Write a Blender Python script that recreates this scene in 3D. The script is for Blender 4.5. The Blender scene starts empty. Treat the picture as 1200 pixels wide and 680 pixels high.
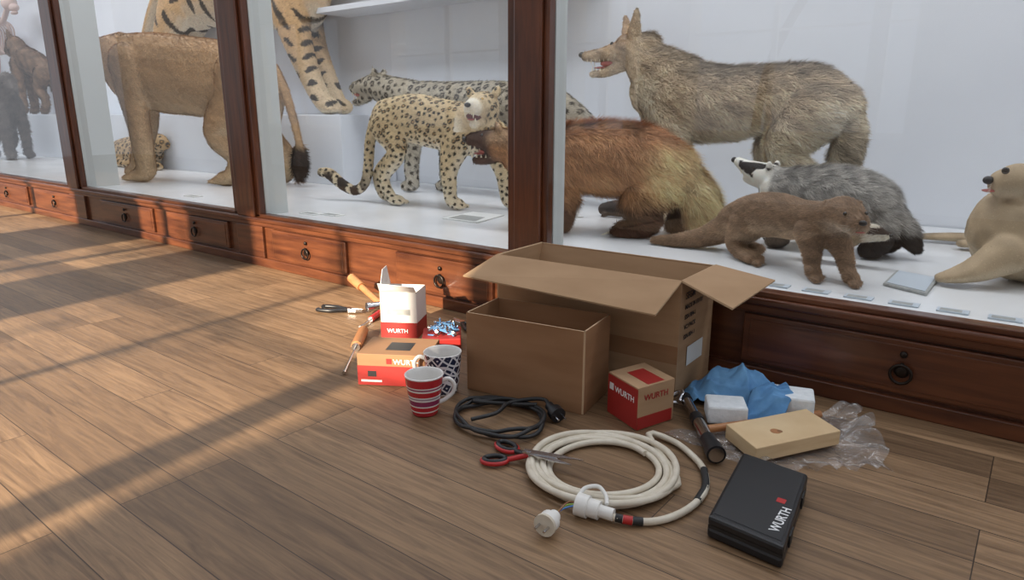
import bpy, math, random
import numpy as np
from mathutils import Vector, Matrix, noise
from mathutils.kdtree import KDTree
from mathutils.bvhtree import BVHTree
random.seed(3); rng=np.random.default_rng(5)
S=bpy.context.scene
try: S.view_settings.view_transform='Standard'
except Exception: pass
COL=bpy.context.collection
# ------------------------------------------------ camera
cam=bpy.data.cameras.new("camera"); co=bpy.data.objects.new("camera",cam); COL.objects.link(co)
co.location=(0,0,.75); co.rotation_euler=(math.radians(90-14.51),0,math.radians(37.9)); cam.lens=24; cam.sensor_width=36; cam.clip_start=.01
S.camera=co
w=bpy.data.worlds.new("world"); S.world=w; w.use_nodes=True
w.node_tree.nodes["Background"].inputs[0].default_value=(.86,.91,1,1); w.node_tree.nodes["Background"].inputs[1].default_value=.78
# ------------------------------------------------ materials
def mat(n,c,r=.5,metal=0,spec=.5,coat=0):
    m=bpy.data.materials.new(n); m.use_nodes=True; b=m.node_tree.nodes["Principled BSDF"]
    b.inputs["Base Color"].default_value=(*c,1); b.inputs["Roughness"].default_value=r; b.inputs["Metallic"].default_value=metal
    b.inputs["Specular IOR Level"].default_value=spec; b.inputs["Coat Weight"].default_value=coat
    return m
def nmat(n,c1,c2,scale,stretch=(1,1,1),r=.5,detail=6,bump=.0,lo=.3,hi=.7,coat=0,spec=.5,metal=0):
    m=mat(n,c1,r,metal,spec,coat); nt=m.node_tree; N=nt.nodes; L=nt.links; b=N["Principled BSDF"]
    tc=N.new("ShaderNodeTexCoord"); mp=N.new("ShaderNodeMapping"); mp.inputs["Scale"].default_value=stretch
    no=N.new("ShaderNodeTexNoise"); no.inputs["Scale"].default_value=scale; no.inputs["Detail"].default_value=detail
    cr=N.new("ShaderNodeValToRGB"); cr.color_ramp.elements[0].position=lo; cr.color_ramp.elements[1].position=hi
    cr.color_ramp.elements[0].color=(*c1,1); cr.color_ramp.elements[1].color=(*c2,1)
    L.new(tc.outputs["Object"],mp.inputs[0]); L.new(mp.outputs[0],no.inputs["Vector"]); L.new(no.outputs["Fac"],cr.inputs[0]); L.new(cr.outputs[0],b.inputs["Base Color"])
    if bump:
        bp=N.new("ShaderNodeBump"); bp.inputs["Strength"].default_value=bump; bp.inputs["Distance"].default_value=.01
        L.new(no.outputs["Fac"],bp.inputs["Height"]); L.new(bp.outputs[0],b.inputs["Normal"])
    return m
WHITE=nmat("case_white_paint",(.74,.77,.83),(.80,.83,.88),1.5,r=.6)
CFLOOR=nmat("display_floor_white",(.76,.77,.78),(.84,.85,.86),3,r=.25)
PLAST=nmat("plaster",(.62,.6,.56),(.7,.68,.64),4,r=.8)
WOODX=nmat("mahogany_grain_x",(.060,.017,.008),(.160,.052,.020),3,(1.2,14,14),r=.33,bump=.05,coat=.25)
WOODZ=nmat("mahogany_grain_z",(.055,.016,.007),(.15,.045,.016),3,(14,14,1.2),r=.3,bump=.05,coat=.3)
BRASS=mat("dark_bronze",(.03,.022,.018),.35,.7)
JAMB=mat("jamb_grey",(.55,.58,.57),.4)
BLACK=mat("black_plastic",(.012,.012,.014),.38)
RUB=mat("black_rubber",(.015,.015,.016),.5)
RED=mat("red_plastic",(.45,.02,.02),.35)
WPL=mat("white_plastic",(.8,.78,.74),.35)
CABW=nmat("cable_cream",(.60,.53,.42),(.72,.66,.55),30,r=.45)
STEEL=mat("steel",(.6,.6,.62),.22,1)
CARD=nmat("cardboard",(.37,.225,.12),(.43,.27,.15),6,(1,1,6),r=.85)
CARD2=nmat("kraft_board",(.27,.135,.062),(.33,.175,.085),5,(1,1,5),r=.7)
CARDE=mat("cardboard_edge",(.52,.36,.22),.9)
WCARD=mat("white_card",(.8,.78,.76),.6)
RCARD=mat("red_card",(.36,.022,.018),.5)
BLUECL=nmat("blue_cloth",(.07,.20,.42),(.17,.38,.64),14,r=.9,bump=.15)
PINE=nmat("pine",(.60,.41,.22),(.72,.54,.32),4,(2,2,14),r=.6)
BEECH=nmat("beech",(.36,.15,.055),(.48,.22,.09),5,(2,2,12),r=.4)
FOAM=nmat("foam",(.72,.76,.78),(.85,.88,.9),60,r=.9,bump=.3)
EYE=mat("glass_eye",(.02,.012,.005),.05,0,.8); NOSE=mat("nose_black",(.02,.016,.015),.35); AMBER=mat("amber_eye",(.55,.33,.06),.08)
PINK=mat("mouth_pink",(.45,.12,.10),.35); TOOTH=mat("tooth",(.85,.78,.6),.3); WHISK=mat("whisker",(.55,.5,.42),.5); MOUTH=mat("mouth_dark",(.12,.02,.018),.4)
PAPER=mat("paper",(.75,.76,.74),.7); GREY=nmat("grey_print",(.3,.31,.3),(.4,.41,.4),60,r=.5)
LABEL=mat("label_blue_grey",(.5,.56,.62),.5); INK=mat("ink",(.03,.03,.035),.6); TXTW=mat("white_ink",(.85,.85,.85),.5)
BONE=mat("bone",(.6,.45,.4),.6)
def floor_mat():
    m=mat("oak_planks",(.3,.17,.08),.4); nt=m.node_tree; N=nt.nodes; L=nt.links; b=N["Principled BSDF"]
    tc=N.new("ShaderNodeTexCoord")
    br=N.new("ShaderNodeTexBrick"); br.offset=.37; br.offset_frequency=3; br.inputs["Scale"].default_value=1
    br.inputs["Brick Width"].default_value=1.35; br.inputs["Row Height"].default_value=.118; br.inputs["Mortar Size"].default_value=.0012; br.inputs["Mortar Smooth"].default_value=.3
    br.inputs["Color1"].default_value=(.31,.198,.112,1); br.inputs["Color2"].default_value=(.175,.108,.060,1); br.inputs["Mortar"].default_value=(.045,.027,.016,1)
    L.new(tc.outputs["Object"],br.inputs["Vector"])
    mp=N.new("ShaderNodeMapping"); mp.inputs["Scale"].default_value=(1.6,24,1)
    sc=N.new("ShaderNodeVectorMath"); sc.operation='MULTIPLY_ADD'; sc.inputs[1].default_value=(40,40,40)
    L.new(br.outputs["Color"],sc.inputs[0]); L.new(tc.outputs["Object"],sc.inputs[2]); L.new(sc.outputs[0],mp.inputs[0])
    n1=N.new("ShaderNodeTexNoise"); n1.inputs["Scale"].default_value=2.5; n1.inputs["Detail"].default_value=9; n1.inputs["Roughness"].default_value=.65; n1.inputs["Distortion"].default_value=1.0
    L.new(mp.outputs[0],n1.inputs["Vector"])
    cr=N.new("ShaderNodeValToRGB"); cr.color_ramp.elements[0].position=.34; cr.color_ramp.elements[0].color=(.56,.52,.48,1); cr.color_ramp.elements[1].position=.62; cr.color_ramp.elements[1].color=(1.12,1.1,1.06,1)
    L.new(n1.outputs["Fac"],cr.inputs[0])
    mx=N.new("ShaderNodeMix"); mx.data_type='RGBA'; mx.blend_type='MULTIPLY'; mx.inputs[0].default_value=1
    L.new(br.outputs["Color"],mx.inputs[6]); L.new(cr.outputs[0],mx.inputs[7]); 
    n2=N.new("ShaderNodeTexNoise"); n2.inputs["Scale"].default_value=1.3; n2.inputs["Detail"].default_value=3
    L.new(tc.outputs["Object"],n2.inputs["Vector"])
    cr2=N.new("ShaderNodeValToRGB"); cr2.color_ramp.elements[0].color=(.76,.76,.78,1); cr2.color_ramp.elements[1].color=(1.2,1.17,1.12,1)
    L.new(n2.outputs["Fac"],cr2.inputs[0])
    mx2=N.new("ShaderNodeMix"); mx2.data_type='RGBA'; mx2.blend_type='MULTIPLY'; mx2.inputs[0].default_value=1
    L.new(mx.outputs[2],mx2.inputs[6]); L.new(cr2.outputs[0],mx2.inputs[7]); L.new(mx2.outputs[2],b.inputs["Base Color"])
    rr=N.new("ShaderNodeMapRange"); rr.inputs[3].default_value=.40; rr.inputs[4].default_value=.60
    L.new(n1.outputs["Fac"],rr.inputs[0]); L.new(rr.outputs[0],b.inputs["Roughness"]); b.inputs["Specular IOR Level"].default_value=.4
    bp=N.new("ShaderNodeBump"); bp.inputs["Strength"].default_value=.12; bp.inputs["Distance"].default_value=.004
    ad=N.new("ShaderNodeMath"); ad.operation='SUBTRACT'; L.new(n1.outputs["Fac"],ad.inputs[0]); L.new(br.outputs["Fac"],ad.inputs[1])
    L.new(ad.outputs[0],bp.inputs["Height"]); L.new(bp.outputs[0],b.inputs["Normal"])
    return m
FLOOR=floor_mat()
def clear_mat(n,tint,rough,base,gain,power,bump=0,veil=0):
    """thin clear sheet: transparent with a Schlick-like reflection, same from both sides"""
    m=bpy.data.materials.new(n); m.use_nodes=True; nt=m.node_tree; N=nt.nodes; L=nt.links; N.clear()
    o=N.new("ShaderNodeOutputMaterial"); t=N.new("ShaderNodeBsdfTransparent"); t.inputs[0].default_value=(*tint,1)
    g=N.new("ShaderNodeBsdfGlossy"); g.inputs["Roughness"].default_value=rough
    f=N.new("ShaderNodeLayerWeight"); f.inputs["Blend"].default_value=.5; mx=N.new("ShaderNodeMixShader")
    p=N.new("ShaderNodeMath"); p.operation='POWER'; p.inputs[1].default_value=power
    a=N.new("ShaderNodeMath"); a.operation='MULTIPLY_ADD'; a.inputs[1].default_value=gain; a.inputs[2].default_value=base
    L.new(f.outputs["Facing"],p.inputs[0]); L.new(p.outputs[0],a.inputs[0]); L.new(a.outputs[0],mx.inputs[0]); L.new(t.outputs[0],mx.inputs[1]); L.new(g.outputs[0],mx.inputs[2])
    last=mx
    if veil:
        d=N.new("ShaderNodeBsdfDiffuse"); d.inputs[0].default_value=(.85,.87,.9,1); m2=N.new("ShaderNodeMixShader"); m2.inputs[0].default_value=veil
        L.new(mx.outputs[0],m2.inputs[1]); L.new(d.outputs[0],m2.inputs[2]); last=m2
    L.new(last.outputs[0],o.inputs[0])
    if bump:
        tc=N.new("ShaderNodeTexCoord"); no=N.new("ShaderNodeTexNoise"); no.inputs["Scale"].default_value=22; no.inputs["Detail"].default_value=4; bp=N.new("ShaderNodeBump"); bp.inputs["Strength"].default_value=bump; bp.inputs["Distance"].default_value=.02
        L.new(tc.outputs["Object"],no.inputs["Vector"]); L.new(no.outputs["Fac"],bp.inputs["Height"]); L.new(bp.outputs[0],g.inputs["Normal"]); L.new(bp.outputs[0],f.inputs["Normal"])
    return m
GLASS=clear_mat("display_glass",(.97,.985,.98),0,.07,.6,4.5)
FILM=clear_mat("plastic_film",(.95,.955,.96),.12,.06,.7,2.2,.8,.08)
# ------------------------------------------------ mesh helpers
def link(o,parent=None):
    COL.objects.link(o)
    if parent: 
        o.parent=parent; o.matrix_parent_inverse=Matrix.Translation(parent.location).inverted()
    return o
def empty(n,loc=(0,0,0)):
    e=bpy.data.objects.new(n,None); e.empty_display_size=.05; e.location=loc; COL.objects.link(e); return e
def mesh(n,V,F,mats,parent=None,idx=None,smooth=False):
    me=bpy.data.meshes.new(n); me.from_pydata([tuple(v) for v in V],[],F)
    for m in (mats if isinstance(mats,(list,tuple)) else [mats]): me.materials.append(m)
    if idx is not None: me.polygons.foreach_set("material_index",idx)
    if smooth: me.polygons.foreach_set("use_smooth",[True]*len(me.polygons))
    me.update(); return link(bpy.data.objects.new(n,me),parent)
def bev(o,wd,seg=2):
    b=o.modifiers.new("bevel","BEVEL"); b.width=wd; b.segments=seg; b.limit_method='ANGLE'; return o
BF=[(0,1,3,2),(4,6,7,5),(0,4,5,1),(2,3,7,6),(0,2,6,4),(1,5,7,3)]
def box(n,x0,x1,y0,y1,z0,z1,m,parent=None,bv=0):
    o=mesh(n,[(x,y,z) for x in (x0,x1) for y in (y0,y1) for z in (z0,z1)],BF,m,parent)
    if bv: bev(o,bv)
    return o
def slab(n,a,b,c,d,th,m,parent=None,edge=None):
    a,b,c,d=map(Vector,(a,b,c,d)); nn=(b-a).cross(d-a).normalized()*th
    V=[a,b,c,d,a-nn,b-nn,c-nn,d-nn]; F=[(0,1,2,3),(7,6,5,4),(0,4,5,1),(1,5,6,2),(2,6,7,3),(3,7,4,0)]
    return mesh(n,V,F,[m,edge or m],parent,[0,0,1,1,1,1])
def prism(n,pts,z0,z1,m,parent=None,bv=0):
    k=len(pts); V=[(x,y,z0) for x,y in pts]+[(x,y,z1) for x,y in pts]
    F=[tuple(range(k-1,-1,-1)),tuple(range(k,2*k))]+[(i,(i+1)%k,k+(i+1)%k,k+i) for i in range(k)]
    o=mesh(n,V,F,m,parent)
    if bv: bev(o,bv)
    return o
def catm(P,n=6,cyc=False):
    k=len(P); out=[]
    for i in range(k if cyc else k-1):
        if cyc: a,b,c,d=P[i-1],P[i],P[(i+1)%k],P[(i+2)%k]
        else:
            b,c=P[i],P[i+1]; a=P[i-1] if i>0 else 2*b-c; d=P[i+2] if i+2<k else 2*c-b
        for j in range(n):
            t=j/n; out.append(.5*((2*b)+(-a+c)*t+(2*a-5*b+4*c-d)*t*t+(-a+3*b-3*c+d)*t**3))
    if not cyc: out.append(P[-1])
    return np.array(out)
def curve(n,pts,r,m,parent=None,cyc=False,res=6):
    c=bpy.data.curves.new(n,"CURVE"); c.dimensions='3D'; c.bevel_depth=r; c.bevel_resolution=3; c.use_fill_caps=True
    P=catm(np.array(pts,float),res,cyc) if res>1 else np.array(pts,float)
    s=c.splines.new("POLY"); s.points.add(len(P)-1); s.use_cyclic_u=cyc
    for i,p in enumerate(P): s.points[i].co=(*p,1)
    s.use_smooth=True
    c.materials.append(m); return link(bpy.data.objects.new(n,c),parent)
def lathe(n,prof,loc,m,parent=None,seg=40):
    V=[];F=[];k=len(prof)
    for i in range(seg):
        a=2*math.pi*i/seg
        for r,z in prof: V.append((r*math.cos(a),r*math.sin(a),z))
    for i in range(seg):
        for j in range(k-1): F.append((i*k+j,((i+1)%seg)*k+j,((i+1)%seg)*k+j+1,i*k+j+1))
    o=mesh(n,V,F,m,None,smooth=True); o.location=loc
    if parent:
        o.parent=parent; o.matrix_parent_inverse=Matrix.Translation(parent.location).inverted()
    return o
def text(n,s,size,loc,ex,ey,m,parent):
    c=bpy.data.curves.new(n,"FONT"); c.body=s; c.size=size; c.extrude=.0002; c.materials.append(m); c.offset=size*.012
    o=bpy.data.objects.new(n,c); ex=Vector(ex).normalized(); ey=Vector(ey).normalized(); ez=ex.cross(ey)
    M=Matrix((ex,ey,ez)).transposed().to_4x4(); M.translation=Vector(loc); COL.objects.link(o)
    o.matrix_world=M; o.parent=parent; o.matrix_parent_inverse=Matrix.Translation(parent.location).inverted()
    return o
def parts(n,items,parent):
    V=[];F=[];I=[];mats=[]
    for it in items:
        m=it[-1]
        if m not in mats: mats.append(m)
        mi=mats.index(m); o=len(V)
        if it[0]=='s':
            c,r=it[1],it[2]
            for i in range(9):
                for j in range(12):
                    a=math.pi*i/8; b=2*math.pi*j/12
                    V.append((c[0]+r[0]*math.sin(a)*math.cos(b),c[1]+r[1]*math.sin(a)*math.sin(b),c[2]+r[2]*math.cos(a)))
            for i in range(8):
                for j in range(12): F.append((o+i*12+j,o+(i+1)*12+j,o+(i+1)*12+(j+1)%12,o+i*12+(j+1)%12)); I.append(mi)
        else:
            a,b=Vector(it[1]),Vector(it[2]); T=(b-a).normalized(); U=T.orthogonal().normalized(); W=T.cross(U)
            r0=it[3]; r1=r0 if it[0]=='y' else r0*.08; K=20 if r0>.008 else 10
            for (p,r) in ((a,r0),(b,r1)):
                for j in range(K): V.append(p+U*r*math.cos(j*2*math.pi/K)+W*r*math.sin(j*2*math.pi/K))
            for j in range(K): F.append((o+j,o+(j+1)%K,o+K+(j+1)%K,o+K+j)); I.append(mi)
            F.append(tuple(o+K-1-j for j in range(K))); I.append(mi); F.append(tuple(o+K+j for j in range(K))); I.append(mi)
    o=mesh(n,V,F,mats,parent,I,True)
    es=o.modifiers.new("edge","EDGE_SPLIT"); es.split_angle=.9
    return o
# ------------------------------------------------ room
box("floor",-14,6,-3,1.95,-.05,0,FLOOR)
cab=empty("display_cabinet",(-4,2,0))
box("carcass",-13,4,1.905,3.54,0,.23,WOODX,cab)
box("plinth_rail",-13,4,1.885,1.91,0,.045,WOODX,cab,.004)
box("top_moulding",-13,4,1.885,1.91,.205,.23,WOODX,cab,.006)
box("sill",-13,4,1.868,1.945,.23,.252,WOODX,cab,.006)
box("bottom_rail",-13,4,1.885,1.935,.252,.268,WOODX,cab,.003)
box("display_floor",-13,4,1.945,3.54,.232,.26,CFLOOR,cab)
box("case_top",-13,4,1.88,3.54,2.75,2.8,WOODX,cab)
box("case_front_header",-13,4,1.88,1.94,2.3,2.75,WOODX,cab)
box("end_panel",-13.05,-13,1.88,3.54,0,2.8,WHITE,cab)
box("end_panel",4,4.05,1.88,3.54,0,2.8,WHITE,cab)
box("wall_north",-14,6,3.55,3.65,0,3.2,WHITE)
box("raised_platform",-13,-3.85,3.05,3.54,.26,.74,WHITE,cab,.004)
box("upper_shelf",-4.3,-2.1,3.25,3.54,1.44,1.475,WHITE,cab)
for i,(a,b,jd) in enumerate(((-1.487,-1.318,1.985),(-3.276,-3.045,2.045),(-5.42,-5.17,2.13),(-7.7,-7.45,2.05),(-10,-9.75,2.05),(.36,.54,1.985))):
    box("post",a,b,1.885,1.92,.252,2.75,WOODZ,cab,.004)
    wd=b-a; box("pilaster",a+wd*.22,b-wd*.12,1.868,1.886,.252,2.75,WOODZ,cab,.006)
    box("jamb",a+.02,b+.002,1.92,jd,.26,2.75,JAMB,cab)
    box("base_stile",a,b,1.888,1.91,.045,.205,WOODX,cab,.004)
mesh("glass_pane",[(-13,1.931,.262),(4,1.931,.262),(4,1.931,2.75),(-13,1.931,2.75)],[(0,1,2,3)],GLASS,cab)
for xc,wd in ((-.218,.82),(-1.04,.6),(-1.823,.52),(-2.686,.56),(-3.7,.66),(-4.56,.72),(-5.7,.8),(-6.7,.9),(-8.5,.9)):
    box("drawer_front",xc-wd/2,xc+wd/2,1.889,1.91,.055,.198,WOODX,cab,.004)
    box("drawer_panel",xc-wd/2+.02,xc+wd/2-.02,1.8865,1.895,.070,.184,WOODX,cab,.002)
    ring=[(xc+.024*math.cos(a),1.874,.112+.024*math.sin(a)) for a in np.linspace(0,2*math.pi,24,endpoint=False)]
    curve("ring_pull",ring,.004,BRASS,cab,True,1)
    parts("pull_boss",[('s',(xc,1.884,.118),(.018,.006,.018),BRASS),('s',(xc,1.880,.163),(.009,.006,.009),BRASS),('s',(xc,1.878,.136),(.006,.008,.006),BRASS)],cab)
def seg(x0,x1,z0,z1,n="wall_south",y0=-2.45,y1=-2.2,m=PLAST): box(n,x0,x1,y0,y1,z0,z1,m)
seg(-14,6,0,.55); seg(-14,6,2.0,4.2)
wins=[(-2.72,-.93),(-3.95,-3.35),(-6.6,-4.9),(-9.6,-7.6)]
xs=[-14]+[v for p in sorted(wins) for v in p]+[6]
for i in range(0,len(xs),2): seg(xs[i],xs[i+1],.55,2.0)
for i,(a,b) in enumerate(wins):
    e=empty("window_%d"%(i+1),((a+b)/2,-2.3,1.3))
    box("frame_top",a,b,-2.35,-2.3,1.96,2.0,WPL,e); box("transom",a,b,-2.33,-2.31,1.42,1.44,WPL,e); box("frame_bottom",a,b,-2.35,-2.3,.55,.6,WPL,e)
    if i==0:
        box("mullion",-1.26,-1.14,-2.35,-2.3,.6,1.96,WPL,e); box("mullion",-2.02,-1.98,-2.35,-2.3,.6,1.96,WPL,e)
    else: box("mullion",(a+b)/2-.04,(a+b)/2+.04,-2.35,-2.3,.6,1.96,WPL,e)
tr=empty("tree",(-1.4,-6,0)); V=[];F=[]
for i in range(1000):
    while True:
        p=rng.uniform(-1,1,3)
        if p@p<1: break
    c=np.array([-2.6,-6,3.3])+p*np.array([1.8,.9,.9]); 
    if i>160: c=np.array([-.45,-4.6,2.08])+p*np.array([.40,.4,.42])
    u_=rng.normal(size=3); u_/=np.linalg.norm(u_); v_=np.cross(u_,rng.normal(size=3)); v_/=np.linalg.norm(v_); s_=rng.uniform(.05,.09); o=len(V)
    V+=[c-u_*s_,c-v_*s_*.5,c+u_*s_,c+v_*s_*.5]; F.append((o,o+1,o+2,o+3))
mesh("leaves",V,F,mat("leaf",(.06,.12,.02),.6),tr)
curve("trunk",[(-3.4,-6,0),(-3.2,-6,1.5),(-2.4,-6,3)],.06,mat("bark",(.08,.05,.03),.9),tr)
s=bpy.data.lights.new("sun","SUN"); s.energy=12.5; s.angle=.016; s.color=(1,.86,.68)
so=bpy.data.objects.new("sun",s); COL.objects.link(so); so.rotation_euler=Vector((-.1,1,-.404)).to_track_quat('-Z','Y').to_euler()
l=bpy.data.lights.new("case_light","AREA"); l.shape='RECTANGLE'; l.size=14; l.size_y=.5; l.energy=155; l.color=(.92,.95,1)
lo=bpy.data.objects.new("case_light",l); COL.objects.link(lo); lo.location=(-5,2.45,2.7)
# ------------------------------------------------ animals
def ss(a,b,x):
    t=np.clip((x-a)/(b-a),0,1); return t*t*(3-2*t)
def mixc(a,b,t): return a*(1-t[:,None])+np.array(b)*t[:,None]
def nz(p,f,s=0):
    x,y,z=(p*f).T
    return (np.sin(x*1.7+1.3*np.sin(y*2.1+s)+z*.9+s)+np.sin(y*2.3-x*1.1+1.7*np.sin(z*1.9+s*2))+np.sin(z*2.7+x*2.9*.6+s*3+1.1*np.sin(x*1.3)))/3
FURM=bpy.data.materials.new("fur"); FURM.use_nodes=True
_b=FURM.node_tree.nodes["Principled BSDF"]; _a=FURM.node_tree.nodes.new("ShaderNodeAttribute"); _a.attribute_name="Col"
FURM.node_tree.links.new(_a.outputs["Color"],_b.inputs["Base Color"]); _b.inputs["Roughness"].default_value=.6; _b.inputs["Specular IOR Level"].default_value=.3
def tube(V,F,nodes,Yf,seg=16,n=4):
    P=[]
    for nd in nodes:
        x,z,r=nd[:3]; lat=nd[3] if len(nd)>3 else 1; dy=nd[4] if len(nd)>4 else 0
        P.append((x/100,Yf(x/100)+dy/100,z/100,r/100,r*lat/100))
    P=catm(np.array(P),n); C=P[:,:3]; T=np.gradient(C,axis=0); T/=np.linalg.norm(T,axis=1)[:,None]+1e-9
    rings=[]
    def cap(i,sg):
        for a in ((75,50,25) if sg<0 else (25,50,75)):
            a=math.radians(a); rings.append((C[i]+sg*T[i]*P[i,3]*.9*math.sin(a),T[i],P[i,3]*math.cos(a),P[i,4]*math.cos(a)))
    cap(0,-1)
    for i in range(len(P)): rings.append((C[i],T[i],P[i,3],P[i,4]))
    cap(len(P)-1,1)
    o=len(V); Yx=np.array([0,1,0.])
    for c,t,ra,rb in rings:
        Lx=Yx-t*t[1]
        if np.linalg.norm(Lx)<.45: Lx=np.array([1.,0,0])-t*t[0]
        Lx/=np.linalg.norm(Lx); Nn=np.cross(t,Lx)
        for j in range(seg):
            a=2*math.pi*j/seg; V.append(c+Nn*ra*math.cos(a)+Lx*rb*math.sin(a))
    k=len(rings)
    for i in range(k-1):
        for j in range(seg): F.append((o+i*seg+j,o+i*seg+(j+1)%seg,o+(i+1)*seg+(j+1)%seg,o+(i+1)*seg+j))
    F.append(tuple(o+seg-1-j for j in range(seg))); F.append(tuple(o+(k-1)*seg+j for j in range(seg)))
def toes(x,z,r,dy,d,k=4,sp=1.5):
    return [[(x,z,r,1,dy+(i-(k-1)/2)*r*sp),(x+d*r*1.8,z-.2*r,r*.85,1,dy+(i-(k-1)/2)*r*sp*1.15)] for i in range(k)]
def animal(name,tubes,Yf,colf,vox=.009,nf=40000,L=.02,wd=.003,flow=(1,0,-.5),lenf=None,lift=.35,sm=4,det=None,bodydark=.85,eyes=(),eye_r=.007,gain=1.35):
    V=[];F=[]
    for t in tubes: tube(V,F,t,Yf)
    me=bpy.data.meshes.new("tmp"); me.from_pydata([tuple(v) for v in V],[],F); ob=bpy.data.objects.new("tmp",me); COL.objects.link(ob)
    r=ob.modifiers.new("r","REMESH"); r.mode='VOXEL'; r.voxel_size=vox; r.use_smooth_shade=True
    q=ob.modifiers.new("s","SMOOTH"); q.factor=.5; q.iterations=sm
    dg=bpy.context.evaluated_depsgraph_get(); dg.update(); body=bpy.data.meshes.new_from_object(ob.evaluated_get(dg)); bpy.data.objects.remove(ob)
    nv=len(body.vertices); P=np.empty(nv*3,dtype=np.float32); body.vertices.foreach_get("co",P); P=P.reshape(-1,3).astype(float)
    body.calc_loop_triangles(); nt=len(body.loop_triangles); TI=np.empty(nt*3,dtype=np.int32); body.loop_triangles.foreach_get("vertices",TI); TI=TI.reshape(-1,3)
    fn=np.cross(P[TI[:,1]]-P[TI[:,0]],P[TI[:,2]]-P[TI[:,0]]); ar=np.linalg.norm(fn,axis=1)
    VN=np.zeros_like(P)
    for k in range(3): np.add.at(VN,TI[:,k],fn)
    VN/=np.linalg.norm(VN,axis=1)[:,None]+1e-12
    ctx={"P":P,"TI":TI,"ar":ar}
    cf=colf(ctx) if colf.__code__.co_argcount==1 else colf
    def setcol(m,c):
        a=m.color_attributes.new("Col",'FLOAT_COLOR','POINT'); a.data.foreach_set("color",np.concatenate([np.clip(c*gain,0,.9),np.ones((len(c),1))],1).astype(np.float32).ravel())
    ctr=P.mean(0); e=empty(name,tuple(ctr))
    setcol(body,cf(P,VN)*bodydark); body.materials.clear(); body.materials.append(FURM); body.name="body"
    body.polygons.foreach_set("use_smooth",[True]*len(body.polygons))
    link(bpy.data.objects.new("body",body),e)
    if nf:
        ti=rng.choice(nt,nf,p=ar/ar.sum()); a,b=rng.random(nf),rng.random(nf); fl=a+b>1; a[fl]=1-a[fl]; b[fl]=1-b[fl]; c=1-a-b
        tr_=TI[ti]; p=P[tr_[:,0]]*a[:,None]+P[tr_[:,1]]*b[:,None]+P[tr_[:,2]]*c[:,None]
        n=VN[tr_[:,0]]*a[:,None]+VN[tr_[:,1]]*b[:,None]+VN[tr_[:,2]]*c[:,None]; n/=np.linalg.norm(n,axis=1)[:,None]+1e-9
        f=np.tile(np.array(flow,float),(nf,1)) if not callable(flow) else flow(p)
        cl=np.stack([nz(p,22,1),nz(p,22,3),nz(p,22,5)],1)
        f=f/np.linalg.norm(f,axis=1)[:,None]+rng.normal(size=(nf,3))*.22+cl*.35
        f-=n*(f*n).sum(1)[:,None]; f/=np.linalg.norm(f,axis=1)[:,None]+1e-9
        ln=L*(.6+.8*rng.random(nf)); 
        if lenf is not None: ln=ln*lenf(p)
        lf=lift*(.5+rng.random(nf)); tip=p+(f*np.cos(lf)[:,None]+n*np.sin(lf)[:,None])*ln[:,None]
        tip[:,2]=np.maximum(tip[:,2],.262)
        sd=np.cross(n,f)*(wd/2)
        VV=np.stack([p-sd-n*.001,p+sd-n*.001,tip],1).reshape(-1,3)
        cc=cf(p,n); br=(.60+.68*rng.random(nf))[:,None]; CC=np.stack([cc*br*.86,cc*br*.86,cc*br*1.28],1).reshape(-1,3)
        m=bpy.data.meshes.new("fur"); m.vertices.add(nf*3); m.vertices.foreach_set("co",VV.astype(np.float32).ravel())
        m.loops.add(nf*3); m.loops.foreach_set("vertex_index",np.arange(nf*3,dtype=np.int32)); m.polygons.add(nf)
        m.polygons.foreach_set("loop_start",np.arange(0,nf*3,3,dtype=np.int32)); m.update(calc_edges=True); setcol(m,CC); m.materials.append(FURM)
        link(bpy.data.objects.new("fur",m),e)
    items=list(det or [])
    if eyes:
        bv=BVHTree.FromPolygons([tuple(x) for x in P],[tuple(int(k) for k in t) for t in TI])
        for (x,z) in eyes:
            y=Yf(x/100)
            for sg in (-1,1):
                h=bv.ray_cast(Vector((x/100,y+sg*.5,z/100)),Vector((0,-sg,0)))
                if h[0]: items.append(('s',tuple(h[0]+Vector((0,sg*eye_r*.15,0))),(eye_r,eye_r*.7,eye_r),EYE))
    if items: parts("face_details",items,e)
    return e
def const(y): return lambda x:y
def seeds(ctx,sp):
    P,TI,ar=ctx["P"],ctx["TI"],ctx["ar"]; n=14000
    ti=rng.choice(len(TI),n,p=ar/ar.sum()); c=P[TI[ti]].mean(1); kept=[]; grid={}
    for p in c:
        k=tuple((p//sp).astype(int)); ok=True
        for dx in (-1,0,1):
            for dy in (-1,0,1):
                for dz in (-1,0,1):
                    for q in grid.get((k[0]+dx,k[1]+dy,k[2]+dz),()):
                        if (p[0]-q[0])**2+(p[1]-q[1])**2+(p[2]-q[2])**2<sp*sp: ok=False
        if ok: grid.setdefault(k,[]).append(p); kept.append(p)
    kd=KDTree(len(kept))
    for i,p in enumerate(kept): kd.insert(p,i)
    kd.balance(); return kd,len(kept)
def near(kd,p):
    d=np.empty(len(p)); ix=np.empty(len(p),int)
    for i,q in enumerate(p):
        _,j,dd=kd.find(q); d[i]=dd; ix[i]=j
    return d,ix
def tz(x,Y,z): return (x/100,Y,z/100)
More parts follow.
